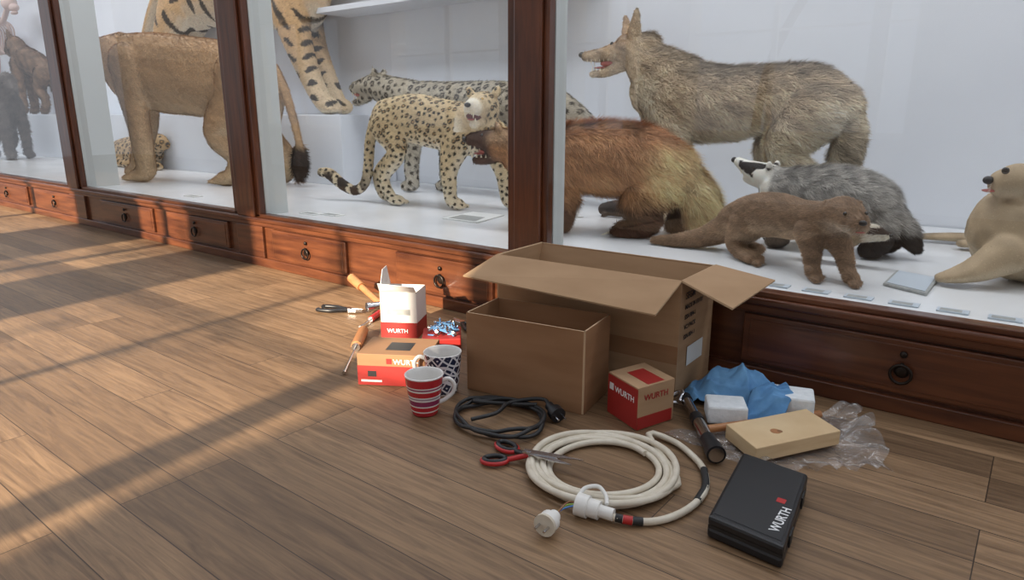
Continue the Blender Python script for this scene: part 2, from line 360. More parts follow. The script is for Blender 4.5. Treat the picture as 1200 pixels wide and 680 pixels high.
# --- wolf
def c_wolf(p,n):
    x,z=p[:,0],p[:,2]; c=np.tile([.47,.365,.25],(len(p),1))
    up=ss(.0,.9,n[:,2]); c=mixc(c,(.21,.17,.125),up*.85*(x>-1.62)*(z>.66))
    c=mixc(c,(.60,.50,.37),ss(.78,.62,z)*.7); c=mixc(c,(.60,.50,.37),ss(-1.38,-1.5,x)*ss(.98,.85,z)*.7); c=mixc(c,(.62,.54,.42),ss(-.80,-.70,x)*ss(.86,.7,z)*.6)
    c=mixc(c,(.40,.26,.15),ss(-1.56,-1.66,x)*ss(.99,1.08,z)*.6); c=mixc(c,(.16,.13,.09),ss(-.69,-.65,x)*ss(.8,.6,z)*.7)
    c=mixc(c,(.09,.07,.05),ss(-1.86,-1.9,x)*.8)
    return c*(1+.22*nz(p,24)+.26*nz(p*np.array([.6,1,1]),80,2))[:,None]
Yw=3.0
wt=[[(-149,86,14,.72),(-138,81,17.5,.72),(-116,79,16,.75),(-98,81,13.8,.72),(-82,79.5,14.8,.72),(-72,76,12,.75)],
[(-138,86,15,.7),(-151,94,12,.75),(-159,101,8.5,.85)],[(-155,104,7.2,.9),(-165,104,7.2,.85)],
[(-168,103.2,5.2,.85),(-179,102.2,3.3,.85),(-188,102,2.3)],[(-167,97.5,3.4,.9),(-177,94,2.1,1.1),(-184,93.5,1.5,1.3)],
[(-160,109,3.2,.6,-4),(-159,113.5,3.1,.45,-4.8),(-158,120.5,1.2,.6,-5.4)],[(-167,108,2.8,.6,4),(-168.5,113.5,2.7,.45,4.8),(-170,119.5,1.1,.6,5.4)],
[(-139,76,11,.6,-6),(-134,62,6.4,.75,-8),(-132,48,4.2,.9,-8),(-133,35,3.5,1,-8),(-133,30,3.6,1,-8),(-137,28.6,3.1,1.1,-8)],
[(-144,76,11,.6,6),(-142,62,6,.75,8),(-141,48,4,.9,8),(-142,35,3.4,1,8),(-142,30,3.4,1,8),(-146,28.6,3,1.1,8)],
[(-78,76,13,.6,-6),(-87,61,8.2,.7,-8),(-80,54,4.8,.8,-8),(-70,46,4,.8,-8),(-73,33,3.4,1,-8),(-78,29,3.3,1.1,-8)],
[(-82,75,13,.6,6),(-98,61,7,.7,8),(-95,54,4.8,.8,8),(-86,46,4,.8,8),(-90,32,3.4,1,8),(-95,29,3.2,1.1,8)],
[(-68,78,4.5),(-65,69,5.6),(-66,56,5.6),(-69,43,2.5)]]
wd_=[('s',tz(-190,Yw,102.8),(.018,.015,.014),NOSE),('s',tz(-174,Yw,98.2),(.055,.022,.018),PINK),('s',tz(-178,Yw,96.4),(.05,.014,.006),PINK)]
for k in range(6):
    for sg in (-1,1):
        wd_.append(('c',tz(-186+k*2.4,Yw+sg*(.013+k*.002),100.4),tz(-186+k*2.4,Yw+sg*(.013+k*.002),98.9-(1.6 if k==1 else 0)),.004,TOOTH))
        wd_.append(('c',tz(-183+k*2.3,Yw+sg*(.012+k*.002),94.8),tz(-183+k*2.3,Yw+sg*(.012+k*.002),96.4+(1.6 if k==0 else 0)),.004,TOOTH))
animal("wolf",wt,const(Yw),c_wolf,.008,105000,.033,.003,(1,0,-.45),lambda p:np.where(p[:,0]<-1.56,.3,1)*np.where(p[:,2]<.55,.4,1),.42,4,wd_,.7,[(-172.5,106.8)],.010,1.48)
# --- wolverine
Ywv=lambda x:2.302+.328*(x+2.02)
def c_wv(p,n):
    x,z=p[:,0],p[:,2]; c=np.tile([.44,.235,.115],(len(p),1))
    c=mixc(c,(.30,.145,.07),ss(.3,.9,n[:,2])*.75); c=mixc(c,(.60,.42,.22),ss(-1.32,-1.16,x)*ss(.36,.45,z)*ss(.67,.6,z)*.85)
    c=mixc(c,(.64,.47,.26),ss(-1.16,-1.08,x)*.85); c=mixc(c,(.07,.032,.02),ss(.47,.37,z)*(x<-1.14))
    c=mixc(c,(.10,.055,.04),ss(-1.86,-1.93,x)); c=mixc(c,(.45,.31,.19),ss(-1.76,-1.84,x)*ss(-1.95,-1.88,x)*ss(.61,.65,z)*.8)
    return c*(1+.25*nz(p*np.array([.5,1,.5]),30)+.24*nz(p*np.array([.5,1,1]),80,2))[:,None]
wv=[[(-180,58,9.5,.85),(-165,57,12.5,.85),(-148,57.5,13.8,.85),(-133,56,14,.85),(-120,51,12,.85)],[(-182,61,8.2,.95),(-190,62,7,.95)],[(-190,62.5,6),(-197,63.6,4.2),(-202,63.8,2.8)],
[(-190,58,3.4),(-196,55.6,2.4),(-200,55,1.8)],[(-187,67.5,2.4,.6,-4),(-187,70,1.7,.6,-4.5)],[(-187,67.5,2.4,.6,4),(-187,70,1.7,.6,4.5)],
[(-162,52,9,.8,-4),(-160,39,6.8,.9,-6),(-160,31,4.8,1,-6),(-164,28.8,3.8,1.2,-6)],[(-172,51,8,.8,5),(-174,39,5.5,.9,6),(-175,31,4,1,6),(-179,28.8,3.6,1.2,6)],
[(-123,50,11.5,.7,-4),(-128,41,8.5,.85,-6),(-125,34,6,.9,-6),(-130,29.5,4.2,1.1,-6),(-135,28.8,3.6,1.2,-6)],[(-116,47,9,.7,5),(-117,36,6,.9,7),(-120,30,4,1,7)],
[(-117,52,7),(-110,42,8),(-107,33,6.5),(-106,30,3.5)]]+toes(-135,28.4,1.3,-6,-1)+toes(-164,28.4,1.4,-6,-1)
wvd=[('s',tz(-204.5,Ywv(-2.045),64),(.016,.016,.013),NOSE),('s',tz(-195,Ywv(-1.95),59.4),(.045,.026,.018),PINK),('s',tz(-198,Ywv(-1.98),58),(.035,.016,.006),PINK)]
for k in range(5):
    for sg in (-1,1):
        xx=-201+k*2.2; yy=Ywv(xx/100)+sg*(.020+k*.002)
        wvd.append(('c',tz(xx,yy,61.4),tz(xx,yy,59.2-(1.6 if k==0 else 0)),.005,TOOTH)); wvd.append(('c',tz(xx+1,yy,56.4),tz(xx+1,yy,58+(1.4 if k==0 else 0)),.005,TOOTH))
for k in range(4): wvd.append(('c',tz(-138,Ywv(-1.38)-.06+(k-1.5)*.021,28),tz(-141.5,Ywv(-1.41)-.06+(k-1.5)*.023,26.6),.005,TOOTH))
animal("wolverine",wv,Ywv,c_wv,.009,110000,.058,.003,(1,0,-.75),lambda p:np.where(p[:,0]<-1.82,.2,1)*np.where(p[:,2]<.4,np.where(p[:,0]>-1.13,.8,.5),1),.34,4,wvd,.65,[(-194.5,66)],.007,1.42)
# --- leopard (head turned to the room, snarling)
Yl=lambda x:2.615+.19*(x+2.89)
def c_leo(base,belly,ink,sp,ros=True,bz=.6,inner=(.42,.24,.09)):
    def mk(ctx):
        kd,n=seeds(ctx,sp); jit=rng.random(n)
        def f(p,nn):
            c=np.tile(base,(len(p),1)).astype(float); c=mixc(c,belly,ss(.1,-.8,nn[:,2])*ss(bz+.12,bz,p[:,2])*.9); c=mixc(c,belly,ss(bz-.05,bz-.25,p[:,2])*.5)
            c*= (1+.12*nz(p,40))[:,None]
            d,ix=near(kd,p+.002*np.stack([nz(p,150),nz(p,150,2),nz(p,150,4)],1)); j=jit[ix]
            if ros:
                body=(p[:,2]>bz)&(nn[:,2]>-.5); ring=(d>sp*.20)&(d<sp*(.42+.06*j)); solid=d<sp*(.3+.08*j)
                c[body&(d<=sp*.2)]=inner; k=(body&ring&(j>.4))|((~body)&solid)|(body&solid&(j<=.4))
            else: k=d<sp*(.28+.12*j)
            c[k]=ink
            return c
        return f
    return mk
lp=[[(-289,72,11,.75),(-272,72,13.2,.72),(-254,69,13.2,.72),(-240,67,13.5,.72),(-232,66,12,.75)],[(-236,69,11,.8),(-231,74,9,.9)],[(-229,78,8,1.05,-2),(-228,78,6.4,1.1,-7),(-227.5,77.5,4.6,1.15,-11.5)],
[(-228,72,4.4,1,-5),(-227.5,69.8,2.8,1.25,-10)],[(-236,84.5,2.4,.8,-2),(-237,86.5,1.8,.8,-2)],[(-222,84.5,2.4,.8,-2),(-221,86.5,1.8,.8,-2)],
[(-287,69,11,.6,-4),(-279,55,6,.8,-6),(-288,41,3.3,.9,-6),(-284,30.5,2.9,1,-6),(-279,28.8,2.8,1.3,-6)],
[(-290,68,10.5,.6,4),(-290,54,5.6,.8,6),(-303,42,3.2,.9,6),(-301,31,2.8,1,6),(-296,28.8,2.8,1.3,6)],
[(-242,63,11,.55,-5),(-246,47,5,.8,-6.5),(-246,36,3.6,1,-6.5),(-245,30.5,3.2,1,-6.5),(-241,29,3,1.3,-6.5)],
[(-229,63,10.5,.55,5),(-224,46,5,.8,6.5),(-222,34,3.6,1,6.5),(-221,30.5,3.2,1,6.5),(-217,29,3,1.3,6.5)],
[(-297,72,3.6),(-302,60,2.9),(-304,47,2.7),(-307,37,2.7),(-314,32,2.8),(-321,35,3,1,-2),(-328,41,3.2,1,-4),(-333,42,2.6,1,-5)]]+toes(-240,28.2,1.2,-6.5,1)+toes(-278,28.2,1.2,-6,1)
yl=Yl(-2.28)
lpd=[('s',(-2.275,yl-.160,.790),(.018,.012,.012),NOSE),('s',(-2.277,yl-.105,.738),(.034,.052,.026),MOUTH),('s',(-2.276,yl-.120,.722),(.020,.035,.006),PINK)]
for sx in (-2.316,-2.243):
    lpd.append(('s',(sx,yl-.090,.815),(.012,.009,.010),AMBER)); lpd.append(('s',(sx,yl-.0975,.815),(.005,.004,.006),EYE))
for sg in (-1,1):
    for (a,b) in ((.026,.026),(.015,.012),(.005,.011)):
        lpd.append(('c',(-2.275+sg*a,yl-.148,.752),(-2.275+sg*a,yl-.148,.752-b),.0055,TOOTH)); lpd.append(('c',(-2.275+sg*a*.85,yl-.128,.712),(-2.275+sg*a*.85,yl-.130,.712+b*.85),.005,TOOTH))
def lp_col(ctx):
    f=c_leo((.52,.40,.235),(.70,.62,.49),(.012,.009,.006),.027,True,.56,(.38,.24,.11))(ctx)
    def g(p,n):
        c=f(p,n); t=ss(-3.0,-3.1,p[:,0])*ss(.45,.40,p[:,2]); c=mixc(c,(.03,.02,.015),t*(np.sin(p[:,0]*90)>-.5))
        face=ss(yl-.055,yl-.08,p[:,1])*(p[:,2]>.66)*(np.abs(p[:,0]+2.28)<.12); c=mixc(c,(.56,.44,.28),face*.85)
        return mixc(c,(.74,.68,.56),face*ss(yl-.10,yl-.125,p[:,1])*.9)
    return g
animal("leopard",lp,Yl,lp_col,.007,100000,.009,.0025,(-1,0,-.4),None,.25,3,lpd,1.0,gain=1.25)
# --- snow leopard
Ys=const(3.15)
sl=[[(-318,82,12.5,.8),(-291,80,13.5,.75),(-258,80,13,.75),(-222,77,13,.75),(-206,72,10,.8)],[(-322,84,11,.85),(-347,89,9.5,.9),(-357,92,8.5,.95)],[(-359,92.5,8,1),(-371,92,5.5,1),(-380,91.6,3.8,1)],
[(-367,86.5,3.6),(-376,83,2.6),(-381,82,2)],[(-354,100,2.6,.6,-5),(-354,102,1.8,.6,-5.5)],[(-357,100,2.6,.6,5),(-357,102,1.8,.6,5.5)],
[(-317,74,9,.6,-5),(-319,54,5.5,.8,-7),(-321,38,4.3,1,-7),(-320,31,3.8,1,-7),(-326,29.5,3.3,1.3,-7)],[(-306,74,9,.6,5),(-303,54,5.5,.8,7),(-304,38,4.3,1,7),(-303,31,3.8,1,7),(-309,29.5,3.3,1.3,7)],
[(-214,74,11,.6,-5),(-221,57,6.5,.8,-7),(-211,43,4,1,-7),(-214,31,3.5,1,-7),(-219,29.5,3.2,1.3,-7)],[(-218,74,11,.6,5),(-232,57,6.5,.8,7),(-223,43,4,1,7),(-226,31,3.5,1,7),(-231,29.5,3.2,1.3,7)],
[(-200,74,5),(-188,62,5),(-180,48,5),(-170,38,5),(-160,34,4.5)]]
sld=[('s',(-3.835,3.15,.925),(.016,.016,.013),NOSE),('s',(-3.75,3.15,.874),(.055,.030,.018),PINK)]
for k in range(3):
    for sg in (-1,1):
        sld.append(('c',(-3.80+k*.03,3.15+sg*.024,.890),(-3.80+k*.03,3.15+sg*.024,.862),.007,TOOTH)); sld.append(('c',(-3.79+k*.03,3.15+sg*.020,.842),(-3.79+k*.03,3.15+sg*.020,.864),.006,TOOTH))
animal("snow_leopard",sl,Ys,c_leo((.48,.43,.34),(.68,.63,.55),(.06,.05,.04),.042,True,.6,(.36,.31,.24)),.01,50000,.02,.0036,(1,0,-.4),None,.3,3,sld,1.0,[(-369,96)],.009,1.15)
# --- lioness
Yn=lambda x:2.46+.32*(x+5.23)
def c_lion(p,n):
    x,z=p[:,0],p[:,2]; c=np.tile([.49,.31,.165],(len(p),1)); c=mixc(c,(.62,.47,.31),ss(.2,-.8,n[:,2])*.8); c=mixc(c,(.58,.43,.27),ss(.7,.4,z)*.6)
    c=mixc(c,(.38,.225,.11),ss(.3,.95,n[:,2])*.6); c=mixc(c,(.05,.03,.02),ss(-4.2,-4.12,x)*ss(.56,.5,z))
    return c*(1+.14*nz(p,9)+.10*nz(p,40,2)+.08*nz(p*np.array([.5,1,1]),110,4))[:,None]
ln=[[(-541,107,24,.55),(-515,103,27.5,.58),(-486,100,27,.6),(-460,97,26.5,.55),(-437,95,24,.6)],[(-545,112,20,.65),(-563,114,15,.8)],[(-565,114,12,.85),(-578,109,10,.85),(-591,104,7.5,.9),(-597,102,6,1)],[(-560,125,4,.6,-8),(-560,128,3,.6,-9)],
[(-530,108,17,.5,-11),(-528,90,16,.5,-10),(-524,66,9,.8,-11),(-523,46,7.2,.95,-11),(-523,34,6.6,1,-11),(-531,31,5,1.2,-11)],[(-541,95,18,.5,9),(-545,66,9,.8,11),(-555,45,7,.95,11),(-559,33,6.4,1,11),(-566,31,4.8,1.2,11)],
[(-441,96,20,.5,-10),(-443,84,20,.5,-9),(-457,62,11,.75,-11),(-444,45,6,.9,-11),(-448,33,5.8,1,-11),(-456,30.5,5,1.2,-11)],[(-436,88,20,.5,8),(-440,62,11,.75,11),(-424,45,6,.9,11),(-428,33,5.6,1,11),(-436,30.5,4.6,1.2,11)],
[(-420,104,4.5),(-412,90,3.2),(-407,72,2.7),(-404,56,2.5),(-404,48,4.4),(-405,38,5),(-406,31,2.5)]]+toes(-532,29.5,2.4,-11,-1)+toes(-457,29.3,2.2,-11,-1)
animal("lioness",ln,Yn,c_lion,.014,90000,.018,.0042,(1,0,-.5),lambda p:np.where((p[:,0]>-4.15)&(p[:,2]<.55),2.5,1),.3,4,[('s',(-6.03,Yn(-6.03),1.035),(.03,.03,.022),NOSE)],.85,[(-582,115)],.014,1.18)
# --- tiger
Yt=const(3.28)
def c_tig(p,n):
    x,y,z=p.T; c=np.tile([.50,.32,.16],(len(p),1)); c=mixc(c,(.70,.61,.48),ss(.0,-.7,n[:,2])*.9); c=mixc(c,(.62,.50,.34),ss(1.3,.9,z)*.7)
    w1=x*26+2.2*np.sin(z*9)+1.5*np.sin(x*7+z*13+np.sin(y*20)); s1=np.sin(w1)+.45*np.sin(z*25+x*9)
    w2=z*62+1.6*np.sin(x*22+y*11); s2=np.sin(w2)+.6*np.sin(x*40+y*30+z*8)
    leg=ss(1.42,1.32,z); k=(s1>.72)*(1-leg)+(s2>.75)*leg
    return mixc(c,(.02,.014,.01),np.clip(k,0,1)*.95)*(1+.1*nz(p,60))[:,None]
tg=[[(-611,173,29,.6),(-549,175,31,.6),(-490,170,32,.6),(-449,160,28,.65)],[(-452,150,21,.5,-9),(-441,124,11.5,.8,-12),(-429,100,7.6,1,-12),(-416,83,6.8,1,-12),(-407,79.5,5.4,1.25,-12)],
[(-462,150,20,.5,9),(-454,124,11,.8,11),(-440,100,7.2,1,11),(-430,83,6.6,1,11),(-421,79.5,5.2,1.25,11)],
[(-610,165,24,.5,-9),(-634,130,13,.75,-12),(-612,104,7,.9,-12),(-618,82,6.5,1,-12),(-608,79.5,5.2,1.2,-12)],[(-616,165,23,.5,9),(-650,130,12,.75,11),(-636,104,7,.9,11),(-642,82,6.4,1,11),(-632,79.5,5.2,1.2,11)],
[(-452,168,24,.65),(-430,184,18,.85)],[(-425,188,15,.95),(-408,184,11,.95),(-396,181,8,1)],[(-432,203,4,.7,-9),(-432,207,3,.7,-10)],[(-432,203,4,.7,9),(-432,207,3,.7,10)],[(-640,185,6),(-665,175,5),(-690,150,4.5),(-705,125,4.5),(-725,115,4)]]+toes(-405,78,2.4,-12,1)
animal("tiger",tg,Yt,c_tig,.013,75000,.016,.005,(-1,0,-.5),None,.25,5,[('s',(-3.87,3.28,1.83),(.03,.03,.022),NOSE)],1.0,[(-408,191)],.014,1.15)
# --- badger
Yb=const(2.66)
def c_bad(p,n):
    x,y,z=p.T; c=np.tile([.36,.34,.31],(len(p),1)); c=mixc(c,(.15,.14,.13),(nz(p*np.array([1,1,.6]),55)>.1)*.55)
    c=mixc(c,(.025,.02,.018),ss(.40,.33,z)); h=ss(-.80,-.825,x)
    dy=np.abs(y-2.66); c=mixc(c,(.80,.76,.68),h)
    stripe=(dy>.016)&(dy<.038)&(n[:,2]>-.25)&(p[:,0]>-.95); c=mixc(c,(.02,.016,.014),stripe*h); c=mixc(c,(.03,.025,.02),h*ss(-.2,-.6,n[:,2])*(x>-.86))
    return c*(1+.15*nz(p,60))[:,None]
bd=[[(-80,47.5,7.5,1),(-68,46.5,10,1),(-57,45.5,11.2,1),(-48,43,10.5,1),(-43,39,7.5,1)],[(-80,49.5,6,1),(-84,51.5,5.3,1),(-89,53.5,4,.95),(-93,55.3,2.7,.95),(-96,57,1.8)],[(-87,49.5,2.2),(-90,49.8,1.7),(-92.5,50.6,1.3)],[(-82.5,56,1.4,1,-4.5),(-82.5,57,1,1,-4.8)],[(-82.5,56,1.4,1,4.5),(-82.5,57,1,1,4.8)],
[(-75,43,6,.8,-4),(-75,34,4,.9,-6),(-76,29.5,3.2,1.1,-6),(-79,28.5,2.4,1.3,-6)],[(-78,43,6,.8,4),(-80,34,4,.9,6),(-81,29.5,3.2,1.1,6),(-84,28.5,2.4,1.3,6)],
[(-45,40,7.5,.7,-4),(-43,32,4.6,.9,-6),(-46,29,3.2,1.2,-6)],[(-45,40,7.5,.7,4),(-41,32,4.6,.9,6),(-44,29,3.2,1.2,6)],[(-38,38,4),(-34,33,3.5),(-32,30,2)]]
bdd=[('s',(-.975,2.66,.575),(.012,.012,.011),NOSE),('s',(-.905,2.66,.516),(.03,.014,.01),PINK)]
for k in range(3):
    for sg in (-1,1): bdd.append(('c',(-.94+k*.015,2.66+sg*.011,.532),(-.94+k*.015,2.66+sg*.011,.52),.003,TOOTH))
animal("badger",bd,Yb,c_bad,.0065,60000,.032,.0025,(1,0,-.6),lambda p:np.where(p[:,0]<-.8,.15,1)*np.where(p[:,2]<.36,.4,1),.35,3,bdd,.85,[(-88.5,55)],.0045)
# --- otter: long low body, flat broad head turned out to the room, thick tapering tail
Yo=lambda x:2.18-.6*(x+.46)
def c_ott(p,n):
    x,y,z=p.T; c=np.tile([.20,.125,.075],(len(p),1)); c=mixc(c,(.36,.26,.17),ss(.1,-.6,n[:,2])*.6*(z>.33)); c=mixc(c,(.42,.33,.25),(ss(-.52,-.46,x)*ss(.462,.43,z)*ss(.38,.41,z))*.75)
    return c*(1+.2*nz(p*np.array([.5,1,1]),60)+.14*nz(p,120,1))[:,None]
ot=[[(-116,27.8,1.4,1,-22),(-107,28.6,2.4,1,-16),(-98,30.5,3.6,1,-8),(-90,34.5,5.2,1,-2),(-84,37.5,6)],[(-87,37.5,6.2),(-79,40.5,7.3,.95),(-70,42.3,7.3,.92),(-60,42.3,6.3,.95),(-52,43.8,5.2)],[(-52,44.2,4.9),(-46.5,46.3,4.9,1.05,-1)],
[(-46,46.8,4.7,1.15,-1),(-43.5,46.3,4.2,1.15,-3.2),(-41,45.3,3.2,1.2,-5.6),(-39.6,44.9,2.5,1.2,-7.0)],
[(-50,49.2,.9,1,-4),(-50.6,49.7,.7,1,-4.2)],[(-42,49.6,.9,1,1.5),(-41.6,50.2,.7,1,1.7)],
[(-55,40,4.8,.75,-4),(-53.4,34,2.8,1,-5),(-52.8,30,2.1,1,-5),(-51.5,28,1.9,1.4,-6.5)],[(-49,40,4.6,.75,2),(-45,34.5,2.7,1,2),(-42.8,30,2.0,1,1),(-41,28,1.9,1.4,0)],
[(-80,37,6.2,.8,-4),(-83,31.5,3.4,1,-6),(-79,28.4,2.2,1.4,-7),(-73,27.8,1.8,1.8,-8)],[(-84,37,6.2,.8,4),(-87,31,3.4,1,6),(-83,28.4,2.2,1.4,6),(-78,27.8,1.8,1.8,6)]]+toes(-50.5,27.3,.9,-7.5,1,4,1.5)+toes(-40,27.3,.9,-1,1,4,1.5)+toes(-72,27.2,.8,-8.5,1,4,1.7)
hd=Vector((.62,-.78,0)); sdv=Vector((.78,.62,0)); tipc=Vector((-.396,Yo(-.396)-.070,.449))
def op(f,s_,z): v=tipc+hd*f+sdv*s_; return (v.x,v.y,.449+z)
otd=[('s',op(.024,0,.010),(.011,.009,.008),NOSE),('s',op(.012,0,-.017),(.014,.012,.003),PINK),('s',op(-.022,-.030,.030),(.0055,.0055,.0055),EYE),('s',op(-.022,.030,.030),(.0055,.0055,.0055),EYE)]
for sg in (-1,1):
    for k in range(4): otd.append(('c',op(.006,sg*.024,-.002-.003*k),op(.004,sg*.062,.002-.010*k),.0006,WHISK))
animal("otter",ot,Yo,c_ott,.0052,80000,.012,.002,(-1,.6,-.4),None,.28,3,otd,.8,gain=1.3)
# --- seal
def c_seal(p,n):
    x,y,z=p.T; c=np.tile([.40,.30,.19],(len(p),1)); c=mixc(c,(.50,.41,.29),ss(.1,-.6,n[:,2])*.7); c=mixc(c,(.22,.165,.10),ss(.2,.6,nz(p,17))*.45)
    return c*(1+.12*nz(p,35,3))[:,None]
se=[[(-10,55.5,4.2,1,2),(-6.5,56,5.6,1,4),(-4.5,52,7.6,1,7),(-6,45,11,1,8),(-4,39.5,13,1.1,11),(10,38,13,1.2,22),(20,36.5,11,1.25,42),(14,33.5,7,1.3,62),(2,31,4.5,1.2,70)],
[(2,30,4,1.3,70),(-12,29,2,2.4,74),(-26,28.5,1.6,3,72),(-38,28,1,3,68)],[(0,30,4,1.2,66),(-12,29,2,2,62),(-22,28.4,1.3,2.6,58)],
[(-6,36,6,.9,-2),(-12,31.5,4,1.2,-5),(-17,29.2,2.4,2.2,-7),(-21,28,1.3,2.6,-8)],[(14,32,5,.8,0),(14,29,2.4,1.5,-8),(10,28,1.4,2.4,-14)]]
sed=[('s',(-.135,2.395,.565),(.014,.014,.012),NOSE),('s',(-.098,2.385,.594),(.010,.006,.010),EYE),('s',(-.13,2.40,.535),(.018,.016,.005),PINK)]
for k in range(4): sed.append(('c',(-.125,2.37,.555-.005*k),(-.135,2.33,.552-.014*k),.0007,WHISK))
animal("seal",se,const(2.40),c_seal,.0065,45000,.006,.002,(.3,.5,-.6),None,.15,3,sed,.95,gain=1.15)
def c_pol(p,n):
    c=np.tile([.30,.22,.14],(len(p),1)); h=ss(-.45,-.43,p[:,0]); c=mixc(c,(.58,.52,.42),h); c=mixc(c,(.06,.04,.03),h*(p[:,2]>.375)*(p[:,2]<.395)); return c
animal("polecat",[[(-62,34,3.6),(-54,35,4),(-48,36,3.6)],[(-47,37,3.2),(-42,37.6,2.8),(-38.5,37,1.7)],[(-50,33,2,1,-2),(-50,29,1.4,1,-2),(-48,27.6,1.1,1.3,-2)],[(-60,33,2,1,2),(-61,29,1.4,1,2),(-59,27.6,1.1,1.3,2)]],const(2.44),c_pol,.005,9000,.012,.0022,(-1,0,-.3),None,.3,2,[('s',(-.368,2.44,.372),(.006,.006,.005),NOSE)],.9,[(-40.5,38.8)],.0035)
animal("mole",[[(-170,29.5,3),(-162,30.5,4),(-155,29.5,3)],[(-155,29.5,2.4),(-150,29,1)],[(-167,28,1.5,1,-2),(-168,27,1,1.4,-4)],[(-157,28,1.5,1,-2),(-156,27,1,1.4,-4)]],const(2.92),lambda p,n:np.tile([.05,.04,.035],(len(p),1)),.006,5000,.008,.002,(-1,0,-.3),None,.3,2)
Yq=const(2.98)
animal("ocelot",[[(-712,38,12,.8),(-690,40,13.5,.8),(-665,40,13,.8),(-645,41,11,.8)],[(-645,44,9,.9),(-632,50,8,.95),(-622,48.5,5,1)],[(-632,58,2.4,.7,-4),(-632,60,1.6,.7,-4)],[(-648,34,6,.8,-6),(-640,30,4,1,-7),(-622,29.5,3.2,1.2,-7)],[(-705,34,8,.7,-6),(-690,30,4.5,1,-9),(-675,29.5,3.4,1.2,-9)],[(-720,34,4),(-735,30,3.2),(-755,29.5,3)]],Yq,c_leo((.45,.30,.15),(.65,.55,.42),(.02,.015,.01),.045,True,.35),.011,20000,.012,.005,(-1,0,-.3),None,.25,3,[('s',(-6.165,2.98,.49),(.014,.014,.01),NOSE)],1,[(-629,52)],.008,1.1)
def c_bab(p,n): return np.tile([.07,.055,.045],(len(p),1))*(1+.3*nz(p,25))[:,None]
animal("baboon",[[(-903,98,13,.8),(-915,78,17,.75),(-930,66,15,.75),(-945,60,13,.75)],[(-903,102,11,.9),(-897,108,10,.9)],[(-896,107,8,.9),(-885,101,5.5,.9),(-880,99,4,1)],[(-905,85,9,.7,-8),(-893,55,5.5,.9,-10),(-892,34,4,1,-10),(-885,30.5,3.6,1.3,-10)],[(-905,85,9,.7,8),(-900,55,5.5,.9,10),(-900,34,4,1,10),(-893,30.5,3.6,1.3,10)],[(-944,62,11,.7,-8),(-936,46,6.5,.9,-10),(-950,34,4,1,-10),(-940,30.5,3.6,1.4,-10)],[(-948,62,11,.7,8),(-945,46,6.5,.9,10),(-960,34,4,1,10),(-952,30.5,3.6,1.4,10)],[(-955,66,3),(-968,72,2.5),(-975,60,2.2),(-978,45,2)]],const(2.7),c_bab,.014,14000,.04,.006,(-1,0,-.6),None,.3,3,[],.9,[(-890,106)],.01)
animal("hyena",[[(-1010,140,16,.7),(-985,134,17,.7),(-955,126,16,.7),(-935,120,13,.7)],[(-1012,146,13,.8),(-1026,156,11,.85)],[(-1028,157,10,.85),(-1042,152,7,.9),(-1050,150,5.5,.9)],[(-1024,167,4,.6,-6),(-1024,173,2,.6,-7)],[(-1010,132,11,.6,-7),(-1008,105,6,.9,-8),(-1008,82,4.5,1,-8),(-1015,78,4,1.2,-8)],[(-1016,132,11,.6,7),(-1020,105,6,.9,8),(-1020,82,4.5,1,8),(-1027,78,4,1.2,8)],[(-938,118,12,.6,-7),(-948,102,7,.9,-8),(-934,92,4.6,.9,-8),(-938,80,4,1,-8),(-945,78,3.8,1.2,-8)],[(-934,118,12,.6,7),(-940,102,7,.9,8),(-924,92,4.6,.9,8),(-928,80,4,1,8),(-935,78,3.8,1.2,8)],[(-925,124,4),(-915,110,4.5),(-913,98,3)]],const(3.25),lambda p,n:np.tile([.20,.12,.07],(len(p),1))*(1+.4*nz(p,22))[:,None],.014,14000,.035,.007,(1,0,-.5),None,.3,3,[('s',(-10.56,3.25,1.5),(.03,.03,.02),NOSE)],.9,[(-1036,158)],.012)
sk=empty("animal_skeleton",(-11.2,3.28,1.3))
curve("spine",[(-12.0,3.28,1.95),(-11.6,3.28,2.0),(-11.1,3.28,1.9),(-10.7,3.28,1.85),(-10.4,3.28,2.0)],.03,BONE,sk)
for k in range(9):
    x=-11.5+k*.09; curve("rib_%d"%k,[(x,3.28,1.93),(x,3.14,1.82),(x,3.16,1.6),(x,3.26,1.5),(x,3.30,1.5),(x,3.40,1.6),(x,3.42,1.82),(x,3.28,1.93)],.011,BONE,sk)
for x in (-11.9,-10.8):
    for y in (3.18,3.38): curve("leg_bone",[(x,y,1.85),(x+.1,y,1.45),(x-.03,y,1.1),(x,y,.77),(x+.1,y,.765)],.022,BONE,sk)
parts("skull",[('s',(-10.32,3.28,2.05),(.13,.08,.09),BONE),('s',(-10.18,3.28,1.99),(.11,.045,.05),BONE),('s',(-10.2,3.28,1.93),(.1,.03,.02),BONE)],sk)
# ------------------------------------------------ labels in case
pl=empty("information_plaque",(-.27,2.3,.27)); prism("board",[(-.335,2.2),(-.215,2.14),(-.215,2.38),(-.335,2.42)],.2605,.269,GREY,pl,.002); prism("sheet",[(-.327,2.212),(-.223,2.16),(-.223,2.37),(-.327,2.408)],.269,.2705,LABEL,pl)
pp=empty("information_sheet",(-2.16,2.5,.27)); prism("panel",[(-2.26,2.36),(-2.04,2.36),(-2.09,2.62),(-2.29,2.62)],.2605,.265,PAPER,pp); prism("print",[(-2.24,2.38),(-2.07,2.38),(-2.11,2.5),(-2.26,2.5)],.265,.2656,GREY,pp)
for i,x in enumerate((-.58,-.47,-.36,-.25,-.14,-.03,-.98)):
    e=empty("specimen_label",(x,2.02,.265)); prism("card",[(x-.035,1.99),(x+.035,1.99),(x+.035,2.03),(x-.035,2.03)],.2605,.264,LABEL,e); prism("print",[(x-.028,1.995),(x+.02,1.995),(x+.02,2.02),(x-.028,2.02)],.264,.2646,GREY,e)
